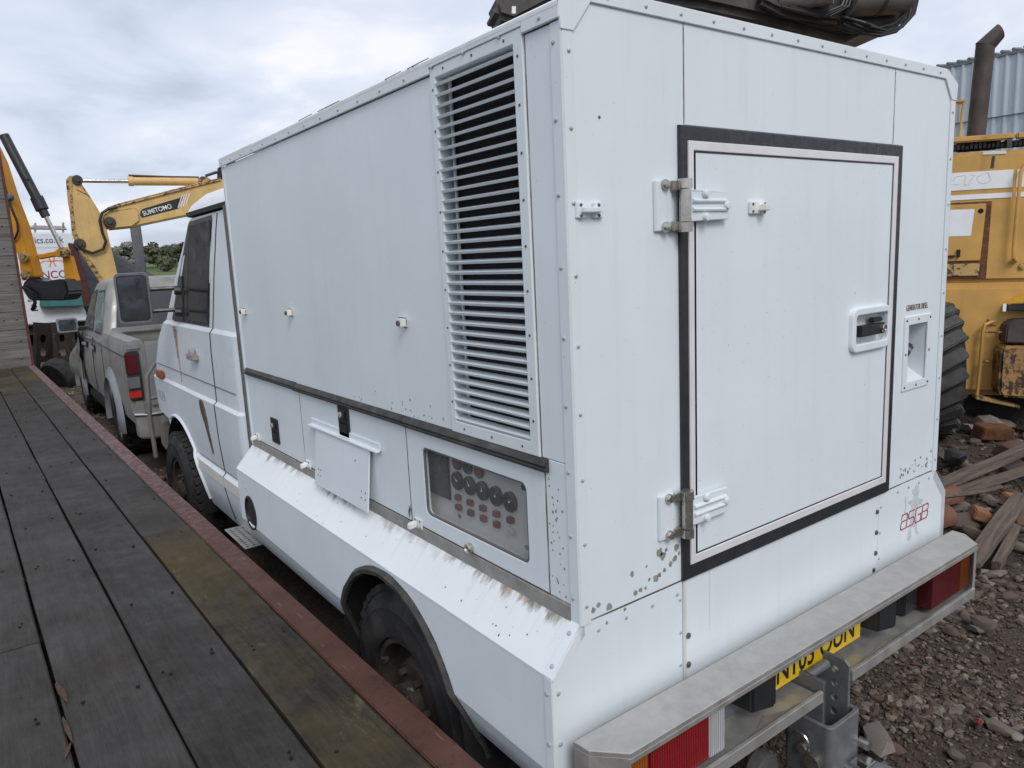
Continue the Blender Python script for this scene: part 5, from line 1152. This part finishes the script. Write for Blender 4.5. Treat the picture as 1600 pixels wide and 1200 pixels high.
def dark_digger():
    P0 = (3.67, 2.58); R = root('dark_excavator', 'dark grimy excavator boom with fat cylinders and hoses above the truck roof', 'excavator', (P0[0], P0[1], 0))
    M = frame_uv((0, 0, 0), (.906, -.423, 0))
    bm_ = slab('boom', 'arm_dark', R, M, [(-.30, 3.78), (.0, 3.76), (.75, 3.63), (1.09, 3.545), (1.24, 3.53), (1.36, 3.58), (1.62, 3.60), (1.78, 3.70), (1.89, 3.86), (1.92, 4.3), (1.5, 4.75), (-.6, 4.6), (-.9, 4.1)], -.55, .0, .05)
    slab('boom_side_rib', 'arm_dark', bm_, M, [(.9, 3.64), (1.25, 3.57), (1.6, 3.66), (1.7, 3.8), (1.1, 3.75)], 0, .03, .01)
    B().cyl(M @ Vector((1.12, 3.80, .12)), M @ Vector((1.62, 3.83, .12)), .135, 24).build('lift_cylinder', 'drum_grey', R); B().lathe([(.142, 0), (.142, .03)], M @ Vector((1.36, 3.815, .12)), M.to_3x3() @ Vector((1, .05, 0)), 24).build('cylinder_band', 'arm_dark', R)
    B().cyl(M @ Vector((.62, 3.86, .02)), M @ Vector((.92, 3.86, .24)), .14, 24).build('boom_boss', 'drum_white', R)
    slab('cylinder_knuckle', 'arm_dark', R, M, [(.4, 3.77), (.62, 3.68), (1.1, 3.62), (1.16, 3.75), (1.1, 4.0), (.5, 4.0)], 0, .10, .03)
    for k, (d, z) in enumerate(((0, 0), (.025, .02), (.05, .035), (-.02, .055))):
        tubeM('hydraulic_hose', 'hose_black', R, M, [(1.10+d, 3.62+z, .1), (1.25+d, 3.545+z, .13+.02*k), (1.40+d, 3.525+z, .14), (1.55+d, 3.56+z, .13), (1.66+d, 3.66+z, .12), (1.72+d, 3.85+z, .1), (1.74+d, 4.1, .08)], .013, 8)
    for k in range(3): tubeM('hydraulic_hose', 'hose_black', R, M, [(.55+.07*k, 3.72, .14), (.85+.05*k, 3.655, .16), (1.03+.03*k, 3.72, .18), (1.10+.02*k, 3.85, .16), (1.1, 4.1, .1)], .014, 8)
    D2 = slab('dipper_arm', 'arm_dark', R, M, [(-1.58, 3.70), (-1.6, 3.80), (-1.5, 3.92), (-.8, 4.3), (-.5, 4.2), (-.6, 3.95), (-1.2, 3.78), (-1.45, 3.66)], -.5, -.1, .04)
    slab('grease_label', 'ink_white', D2, M, [(-1.47, 3.72), (-1.44, 3.72), (-1.435, 3.77), (-1.465, 3.77)], -.1, -.096, 0)
    slab('boom_foot', 'arm_dark', R, M, [(-.5, 4.55), (1.2, 4.7), (.9, 1.6), (.2, 1.6)], -3.6, -3.1, .04); slab('boom_bridge', 'arm_dark', R, M, [(-.4, 4.05), (1.2, 4.05), (1.2, 4.5), (-.4, 4.5)], -3.6, -.4, .04)
    crawler(R, M @ Matrix.Translation((-.2, 0, -3.6)), 'arm_dark', 2.5)
dark_digger()

def wheel_loader():
    R = root('yellow_machine', 'big faded yellow wheeled machine with white tape bands beside the rubble', 'loader', (6.3, 1.9, 0))
    M = frame_uv((0, 0, 0), (.6, -.8, 0)); n3 = M.to_3x3()
    hd = slab('engine_hood', 'yellow_body', R, M, [(-1.8, 1.56), (1.6, 1.50), (1.6, 2.62), (1.52, 2.68), (-1.72, 2.74), (-1.8, 2.70)], -1.9, -.02, .035)
    slab('lower_body', 'yellow_body', R, M, [(-1.8, .52), (1.6, .42), (1.6, 1.50), (-1.8, 1.555)], -1.9, .03, .06)
    slab('top_rail', 'yellow_body', R, M, [(-1.8, 2.815), (.50, 2.79), (.50, 2.845), (-1.8, 2.865)], -.10, -.02, .012); slab('top_rail', 'yellow_body', R, M, [(.515, 2.79), (1.6, 2.77), (1.6, 2.825), (.515, 2.845)], -.10, -.02, .012)
    b = B(); r_ = random.Random(8)
    for i in range(70):
        u = -1.2+i*.035; b.box(-.01, .012, -.0, r_.uniform(.02, .06), -.2, -.0, M @ Matrix.Translation((u, 2.735, -.05)))
    b.build('engine_grating', 'underbody', hd, kind='stuff')
    for u in (-.6, .0, .46, 1.0): B().box(-.02, .02, .0, .11, -.09, -.03, M @ Matrix.Translation((u, 2.72, 0))).build('rail_post', 'arm_dark', hd)
    B().box(.10, .42, 0, .085, -.28, -.12, M @ Matrix.Translation((.0, 2.73, 0))).build('exhaust_base', 'underbody', hd, .01)
    slab('hood_reflector', 'cream', hd, M, [(.245, 2.672), (.435, 2.664), (.435, 2.694), (.255, 2.702)], -.02, -.012, .002); slab('hood_slot', 'arm_dark', hd, M, [(.318, 2.55), (.343, 2.55), (.350, 2.655), (.326, 2.655)], -.02, -.015, .001)
    for (u0, u1, v0, v1) in ((-1.2, .50, 2.372, 2.535), (.53, 1.3, 2.36, 2.52), (-1.2, .50, 2.285, 2.335), (.53, 1.3, 2.275, 2.32)):
        slab('white_tape', 'sheet_white', hd, M, [(u0, v0+.006), (u1, v0-.004), (u1, v1-.010), (u0, v1+.004)], -.02, -.014, 0)
    sb = B(); Q = lambda px, py: (-.0+(px-155)/610*.50, 2.545-(py-815)/175*.162)
    for pts in ([(180, 885), (215, 870), (280, 862)], [(160, 945), (240, 945)], [(165, 905), (200, 895)], [(298, 858), (300, 955)], [(290, 955), (345, 957)], [(335, 945), (360, 905), (395, 868), (352, 860)], [(418, 885), (520, 852), (550, 925), (520, 945), (480, 955), (440, 940), (415, 910), (418, 885)], [(520, 852), (545, 900)]): stroke(sb, [Q(*p) for p in pts], .0055, M, -.0135)
    sb.build('scrawled_lettering', 'panel_grey', hd)
    df = slab('door_frame', 'rust', hd, M, [(-.5, 2.265), (.345, 2.258), (.335, 1.56), (-.5, 1.575)], -.02, -.012, .003)
    dd = slab('access_door', 'yellow_body', df, M, [(-.5, 2.25), (.30, 2.24), (.275, 1.725), (-.5, 1.735)], -.014, .004, .006); slab('lower_flap', 'yellow_rusty', df, M, [(-.5, 1.712), (.275, 1.70), (.27, 1.585), (-.5, 1.60)], -.014, .004, .006)
    slab('paper_sticker', 'sheet_white', dd, M, [(-.3, 2.205), (.205, 2.195), (.185, 1.955), (-.3, 1.965)], .004, .0065, 0)
    B().lathe([(.022, 0), (.022, .004), (.001, .005)], M @ Vector((.255, 2.175, .004)), n3 @ Vector((0, 0, 1)), 16).build('door_hole', 'void', dd); B().box(-.012, .012, -.035, .035, 0, .03, M @ Matrix.Translation((.09, 1.80, .004))).box(-.05, .01, -.01, .01, 0, .025, M @ Matrix.Translation((.05, 1.775, .004))).build('door_latch', 'underbody', dd, .003)
    B().tube([M @ Vector(p) for p in ((.62, 2.565, -.02), (.60, 2.565, .05), (.565, 2.55, .06), (.535, 2.50, .06), (.525, 2.1, .06), (.520, 1.80, .06), (.525, 1.74, .055), (.55, 1.715, .03), (.56, 1.71, -.03))], .0165, 10).build('grab_rail', 'yellow_body', R)
    B().lathe([(.025, 0), (.03, .02), (.018, .03), (.001, .03)], M @ Vector((.545, 1.715, .0)), n3 @ Vector((0, 0, 1)), 12).lathe([(.025, 0), (.03, .02), (.001, .03)], M @ Vector((.62, 1.66, -.02)), n3 @ Vector((0, 0, 1)), 12).build('rail_boss', 'yellow_rusty', R, kind='stuff')
    ex = B().cyl(M @ Vector((.235, 2.74, -.22)), M @ Vector((.275, 3.66, -.22)), .078, 24); ex.build('exhaust_stack', 'exhaust', R, 0)
    b = B(); rings = []; ns = 24
    for k, (t_, tilt) in enumerate(((0, 0), (1, 1))):
        row = []
        for i in range(ns):
            a = 2*math.pi*i/ns; u, w_ = .078*math.cos(a), .078*math.sin(a)
            if k == 0: row.append(M @ Vector((.272+u, 3.60, -.22+w_)))
            else: row.append(M @ Vector((.385+u*.42+.0, 3.735-u*.75, -.22+w_)))
        rings.append(row)
    # mitred cap: slanted back, open lip to the right
    cap = [[M @ Vector((.2735+.079*math.cos(a), 3.645+(-.40*.079*math.cos(a)), -.22+.079*math.sin(a))) for a in np.linspace(0, 2*math.pi, 25)[:-1]],
           [M @ Vector((.385+.030*math.cos(a), 3.755-.062*math.cos(a), -.22+.079*math.sin(a))) for a in np.linspace(0, 2*math.pi, 25)[:-1]]]
    B().loft(cap).build('exhaust_cap', 'exhaust', R, 0, 50)
    for u0 in (.025, .085): B().tube([M @ Vector((u0, 2.80, -.15)), M @ Vector((u0+.02, 3.17, -.15))], .0125, 8).build('rail_upright', 'yellow_body', R)
    B().box(-.045, .06, -.012, .012, -.27, -.13, M @ Matrix.Translation((.06, 3.175, 0))).build('rail_top', 'yellow_body', R, .006); 
    B().lathe([(.035, 0), (.045, .03), (.025, .05), (.001, .055)], M @ Vector((.14, 1.03, .03)), n3 @ Vector((0, 0, 1)), 12).lathe([(.02, 0), (.022, .06), (.001, .06)], M @ Vector((.175, 1.02, .03)), n3 @ Vector((0, 0, 1)), 10).build('tow_point', 'plastic_black', R, kind='stuff')
    sp = B().tube([M @ Vector(p) for p in ((.42, 1.165, .03), (.36, 1.16, .09), (.32, 1.14, .10), (.305, 1.08, .10), (.30, .8, .10), (.285, .47, .11))], .0155, 8); sp = sp.build('step_rail', 'yellow_body', R)
    for v in (1.075, .80): B().tube([M @ Vector((.30, v, .10)), M @ Vector((.50, v-.01, .10))], .010, 8).build('step_rung', 'yellow_rusty', sp)
    slab('step_plate', 'yellow_rusty', sp, M, [(.26, .45), (.62, .37), (.62, .395), (.26, .49)], .03, .18, .006); B().box(-.04, .04, -.03, .03, 0, .02, M @ Matrix.Translation((.395, 1.16, .03))).build('step_bracket', 'yellow_rusty', sp, .004)
    lh = slab('lamp_hood', 'yellow_bright', R, M, [(.47, 1.325), (.60, 1.41), (.9, 1.42), (.9, 1.34), (.6, 1.33)], .03, .16, .01); slab('lamp_hood_edge', 'plastic_black', lh, M, [(.465, 1.27), (.9, 1.25), (.9, 1.325), (.465, 1.32)], .10, .165, .01); slab('reflector_tag', 'sheet_white', lh, M, [(.435, 1.265), (.462, 1.265), (.462, 1.335), (.435, 1.335)], .15, .16, 0)
    slab('rubber_shroud', 'exhaust', R, M, [(.455, .985), (.9, .96), (.9, 1.19), (.55, 1.19), (.50, 1.175), (.46, 1.13)], .03, .22, .012)
    slab('rusty_tank', 'yellow_peeled', R, M, [(.415, .54), (.45, .49), (.9, .46), (.9, .95), (.44, .96), (.415, .925)], .03, .26, .03)
    B().tube([M @ Vector(p) for p in ((.67, .62, .27), (.655, .66, .30), (.655, .80, .30), (.67, .85, .27))], .012, 8).build('tank_handle', 'yellow_rusty', R)
    slab('underframe', 'underbody', R, M, [(-1.7, .20), (1.5, .12), (1.6, .42), (-1.8, .53)], -1.8, -.15, .03)
    def lug_wheel(u, w_, z, r=.60, wd=.62):
        c = M @ Vector((u, z, w_)); ax = n3 @ Vector((1, 0, 0)); h = wd/2
        ty = B().lathe([(r*.5, -h*.8), (r*.7, -h), (r*.9, -h*.95), (r*.95, -h*.7), (r*.95, h*.7), (r*.9, h*.95), (r*.7, h), (r*.5, h*.8)], c, ax, 40).build('tyre', 'tyre', R)
        a = Vector((0, 0, 1)); b_ = ax.cross(a); n_ = 22; hs_ = B()
        for k in range(n_):
            for s_ in (-1, 1):
                an = 2*math.pi*(k+(.5 if s_ > 0 else 0))/n_; rd = a*math.cos(an)+b_*math.sin(an); tg = ax.cross(rd)
                Mk = Matrix(((rd.x, tg.x, ax.x, 0), (rd.y, tg.y, ax.y, 0), (rd.z, tg.z, ax.z, 0), (0, 0, 0, 1))); Mk.translation = c+rd*(r*.95)+ax*(s_*h*.48)
                hs_.box(-.03, .045, -.055, .055, -h*.55, h*.50, Mk @ Matrix.Rotation(s_*.55, 4, 'X'))
        hs_.build('tread_lugs', 'tyre_dusty', ty, .012, kind='stuff'); B().lathe([(r*.2, -h*.5), (r*.52, -h*.6), (r*.52, h*.6), (r*.2, h*.5)], c, ax, 24).build('wheel_rim', 'yellow_rusty', ty)
    lug_wheel(-.30, .30, .75); lug_wheel(-.215, -2.2, .70); lug_wheel(1.9, -2.2, .70); lug_wheel(1.9, .3, .70)
wheel_loader()

# ================================================================== BACKGROUND THINGS
def shed():
    R = root('corrugated_shed', 'tall pale blue corrugated metal shed behind the yellow machine', 'shed', (16, 4, 0))
    def sheet_mesh(h, w_=1.0):
        vs = []; fs = []; n = 40
        for k in range(n+1):
            y = w_*k/n; ph = (y/.2) % 1; d = .0 if ph < .55 else (.035 if .65 < ph < .9 else .018)
            vs += [(-d, y, 0), (-d, y, h)]
        for k in range(n): fs.append((2*k, 2*k+2, 2*k+3, 2*k+1))
        me = bpy.data.meshes.new('sheet'); me.from_pydata(vs, [], fs); me.materials.append(MATS['corrugated']); return me
    hi, lo = sheet_mesh(1.18), sheet_mesh(4.30)
    for i in range(16):
        for me, z, dx in ((lo, 0, .03), (hi, 4.25, -.01)):
            o = link('cladding_sheet', me, None, R); o.location = (dx, -7+i*1.0, z)
    B().box(.06, 8, -7, 9, 0, 5.3).build('shed_body', 'corrugated', R)
    b = B()
    for i in range(80): b.cyl((-.06, -6.95+i*.2, 5.46), (.3, -6.95+i*.2, 5.50), .035, 6)
    b.build('roof_edge_ridges', 'sheet_grey', R, kind='stuff'); B().prism([(-.05, -7, 5.43), (.0, -7, 5.44), (8, -7, 6.1), (8, -7, 5.3), (-.05, -7, 5.38)], (0, 16, 0)).build('shed_roof', 'sheet_grey', R)
shed()
def white_lorry():
    R = root('white_lorry', 'white box lorry with printed lettering behind the orange digger arm', 'lorry', (.95, 22.41, 0))
    M = frame_uv((0, 0, 0), (1, -.07, 0))
    bx = slab('lorry_box', 'lorry_white', R, M, [(-1.9, .75), (.62, .75), (.62, 3.12), (.55, 3.16), (-1.9, 3.26)], -5.0, 0, .03)
    slab('body_groove', 'ink_blue', bx, M, [(-1.8, 2.80), (.6, 2.77), (.6, 2.775), (-1.8, 2.806)], 0, .004, 0)
    text('web_lettering', 'ics.co.uk', 'ink_blue', bx, M, -.33, 2.905, .24, .80, .004, bold=.002); text('name_lettering', 'NCO', 'ink_maroon', bx, M, -.30, 1.97, .28, .95, .004, bold=.002)
    text('phone_lettering', 'all F', 'ink_black', bx, M, -.70, 1.37, .13, 1., .004, bold=.002); text('phone_number', '2', 'ink_black', bx, M, -.64, 1.12, .26, 1.2, .004, bold=.004)
    sb = B()
    for s_ in (-1, 1):
        stroke(sb, [(0+s_*.30, 2.36), (s_*.2, 2.425), (s_*.08, 2.43), (s_*.02, 2.41)], .026, M, .004); stroke(sb, [(s_*.02, 2.41), (s_*.07, 2.53)], .03, M, .0045); stroke(sb, [(s_*.02, 2.41), (s_*.07, 2.29)], .03, M, .0045)
    sb.build('sun_logo', 'ink_orange', bx)
    slab('teal_sheet', 'teal', bx, M, [(-.45, 1.2), (.6, 1.16), (.6, 1.5), (-.40, 1.57)], .02, .3, .03)
    rk = B()
    for k in range(3): rk.tube([M @ Vector((-.5+.08*k, 3.30+.05*k, -.4*k)), M @ Vector((.45, 3.26+.05*k, -.4*k))], .03, 6)
    for u in (-.3, .35): rk.tube([M @ Vector((u, 3.1, -.2)), M @ Vector((u+.05, 3.45, -.2))], .03, 6)
    rk.build('roof_rack', 'drum_white', bx)
    slab('chassis', 'underbody', R, M, [(-1.8, .45), (.6, .45), (.6, .76), (-1.8, .76)], -4.8, -.2)
    for u, w_ in ((-1.7, -1.0), (.4, -1.0), (-1.7, -4.2), (.4, -4.2)): wheel(R, M @ Vector((u, .45, w_)), M.to_3x3() @ Vector((1 if u > 0 else -1, 0, 0)), .45, .28, 'hub', 20)
white_lorry()
def white_van():
    R = root('white_car', 'white estate car parked beyond the silver pickup', 'car', (3.6, 13.0, 0), -.35)
    rg = []
    for y, zt, i in ((-2.1, .9, .1), (-2.0, 1.05, .02), (-1.2, 1.12, 0), (1.2, 1.10, 0), (2.0, .95, .04), (2.15, .7, .15)):
        w_ = .9-i; rg.append([(-w_, y, .35), (-w_-.02, y, .7), (-w_+.03, y, zt), (w_-.03, y, zt), (w_+.02, y, .7), (w_, y, .35)])
    bd = B().loft(rg).build('body_shell', 'car_white', R, .03)
    gr = [[(-.84, -2.0, 1.08), (.84, -2.0, 1.08), (.84, 1.0, 1.08), (-.84, 1.0, 1.08)], [(-.66, -1.75, 1.78), (.66, -1.75, 1.78), (.66, .15, 1.78), (-.66, .15, 1.78)], [(-.55, -1.6, 1.83), (.55, -1.6, 1.83), (.55, 0, 1.83), (-.55, 0, 1.83)]]
    up = B().loft(gr).build('cab_upper', 'car_white', R, .03)
    for sx in (-1, 1):
        for y0, y1, a, b_ in ((-1.85, -1.0, -1.68, -.98), (-.92, .05, -.90, .02), (.12, .85, .10, .18)):
            B().prism([(sx*.838, y0, 1.13), (sx*.838, y1, 1.13), (sx*.690, b_, 1.70), (sx*.690, a, 1.70)], (sx*.01, 0, .002)).build('side_window', 'glass_green', up)
        for y in (-1.35, 1.35): wheel(R, (sx*.78, y, .31), (sx, 0, 0), .31, .2, 'silver_light', 20)
    B().add([(-.70, 1.0, 1.13), (.70, 1.0, 1.13), (.58, .22, 1.72), (-.58, .22, 1.72)], [(0, 1, 2, 3)]).build('windscreen', 'glass_green', up).location = (0, .02, .02)
    B().add([(-.70, -2.0, 1.13), (.70, -2.0, 1.13), (.58, -1.8, 1.72), (-.58, -1.8, 1.72)], [(0, 1, 2, 3)]).build('rear_window', 'glass_wet', up).location = (0, -.02, .01)
white_van()
def junk():
    for k, (x, y, a, lab) in enumerate(((-.22, 14.0, .25, 'rusty perforated steel channel leaning beside the ramp'), (.10, 13.6, .10, 'second perforated steel channel standing next to the pickup wing'))):
        M = Matrix.Translation((x, y, 0)) @ Matrix.Rotation(.5, 4, 'Z') @ Matrix.Rotation(a*.6, 4, 'Y')
        me = curve_mesh([rect(-.16, .0, .16, 1.22)]+[rrect(-.05, .15+.24*i, .05, .29+.24*i, .045) for i in range(4)], .012, .001)
        me.transform(M @ Matrix.Rotation(math.pi/2, 4, 'X')); me.materials.clear(); o = link('steel_channel', me, 'hub'); tag(o, lab, 'channel', 'scrap steel by the ramp')
        fl = B().box(-.175, -.155, -.09, .0, 0, 1.22, M).box(.155, .175, -.09, .0, 0, 1.22, M).build('channel_flange', 'hub', o)
    t = B().lathe([(.2, -.1), (.3, -.12), (.34, -.06), (.34, .06), (.3, .12), (.2, .1), (.2, -.1)], (.0, 13.0, .33), (.8, .5, .35), 28).build('scrap_tyre', 'tyre'); tag(t, 'old bare tyre lying between the ramp and pickup', 'tyre')
    b = B().box(-.12, .12, -.02, .02, 0, 3.1); o = b.build('steel_post', 'sheet_grey', None, .01); o.location = (2.25, 17.6, 0); o.rotation_euler = (0, 0, -.6); tag(o, 'flat grey steel post standing behind the yellow digger arm', 'post')
    # dark spoil heap
    vs = []; fs = []; n = 26
    for j in range(n+1):
        for i in range(n+1):
            u, v = i/n*2-1, j/n*2-1; h = max(0, 1-math.hypot(u, v))
            vs.append((u*5.6, v*5.6, min(2.9, 4.0*h)+.10*math.sin(9*u+4*v)*h+(random.random()*.10*h)))
    for j in range(n):
        for i in range(n): a = j*(n+1)+i; fs.append((a, a+1, a+n+2, a+n+1))
    me = bpy.data.meshes.new('heap'); me.from_pydata(vs, [], fs); o = link('spoil_heap', me, 'dark_heap'); o.location = (1.6, 28.2, -.02); o.rotation_euler = (0, 0, -.6); tag(o, 'black spoil heap sloping down to the green field', 'heap')
junk()
def bush(x, y, z, rx, rz, mat, label, seed, n=4200):
    R = root('hedge_tree', label, 'tree', (x, y, z), 0, 'trees along the far field edge'); r = np.random.default_rng(seed)
    tr = B().tube([(0, 0, -.3), (.1, 0, rz*.5), (.15, .1, rz*1.1)], .2, 7, [.28, .2, .08])
    for k in range(5): a = r.uniform(0, 6.28); tr.tube([(.1, 0, rz*.5), (math.cos(a)*rx*.35, math.sin(a)*rx*.35, rz*1.0), (math.cos(a)*rx*.6, math.sin(a)*rx*.6, rz*1.45)], .1, 5, [.1, .07, .03])
    tr.build('trunk', 'bark', R)
    cl = r.normal(size=(26, 3)); cl /= np.linalg.norm(cl, axis=1)[:, None]; cl *= r.uniform(.35, .95, (26, 1))*np.array([rx, rx*.8, rz]); cl[:, 2] += rz*1.02
    k = r.integers(26, size=n); d = r.normal(size=(n, 3)); d /= np.linalg.norm(d, axis=1)[:, None]; p = cl[k]+d*r.uniform(.3, 1, (n, 1))**.5*np.array([rx*.32, rx*.32, rz*.30]); p[:, 2] = np.maximum(p[:, 2], .1)
    a1 = r.normal(size=(n, 3)); a1 /= np.linalg.norm(a1, axis=1)[:, None]; a2 = np.cross(a1, d); a2 /= np.linalg.norm(a2, axis=1)[:, None]+1e-6; s_ = r.uniform(.10, .24, (n, 1))
    V_ = np.stack([p-a1*s_, p+a2*s_*.6, p+a1*s_, p-a2*s_*.6], 1).reshape(-1, 3); me = bpy.data.meshes.new('crown'); me.from_pydata(V_.tolist(), [], (np.arange(n)[:, None]*4+np.arange(4)).tolist())
    at = me.attributes.new('rv', 'FLOAT', 'FACE'); at.data.foreach_set('value', (r.random(n)*.5+r.random(26)[k]*.5).astype(np.float32)); link('crown', me, mat, R)
def trees():
    spec = [(7.6, 91, 1.9, 1.25, 'leaf_dark', 'dark green bushy tree at the field edge beside the grey post'), (10.6, 92, 1.7, 1.35, 'leaf_mid', 'mid green tree between the dark bush and the pale willow'), (14.0, 90, 2.2, 1.55, 'leaf_pale', 'pale silvery willow bush at the field edge'),
            (17.6, 91, 1.9, 1.7, 'leaf_mid', 'taller green tree rising beside the pale willow'), (21.0, 92, 2.4, 1.6, 'leaf_dark', 'dark green tree partly hidden by the truck cab'), (3.2, 93, 2.2, 1.2, 'leaf_mid', 'green tree hidden beyond the digger arm'), (-1.5, 94, 2.4, 1.3, 'leaf_dark', 'dark tree far beyond the white lorry'),
            (25.5, 93, 2.4, 1.5, 'leaf_mid', 'green tree standing beyond the truck body'), (12.2, 84, 1.3, .75, 'leaf_pale', 'low pale scrub bush in front of the willow'), (16.3, 83, 1.2, .7, 'leaf_mid', 'low green scrub bush in front of the taller tree')]
    for i, (x, y, rx, rz, m, lab) in enumerate(spec): bush(x, y, .02+(y-38)*.05-.1, rx, rz, m, lab, 40+i)
trees()
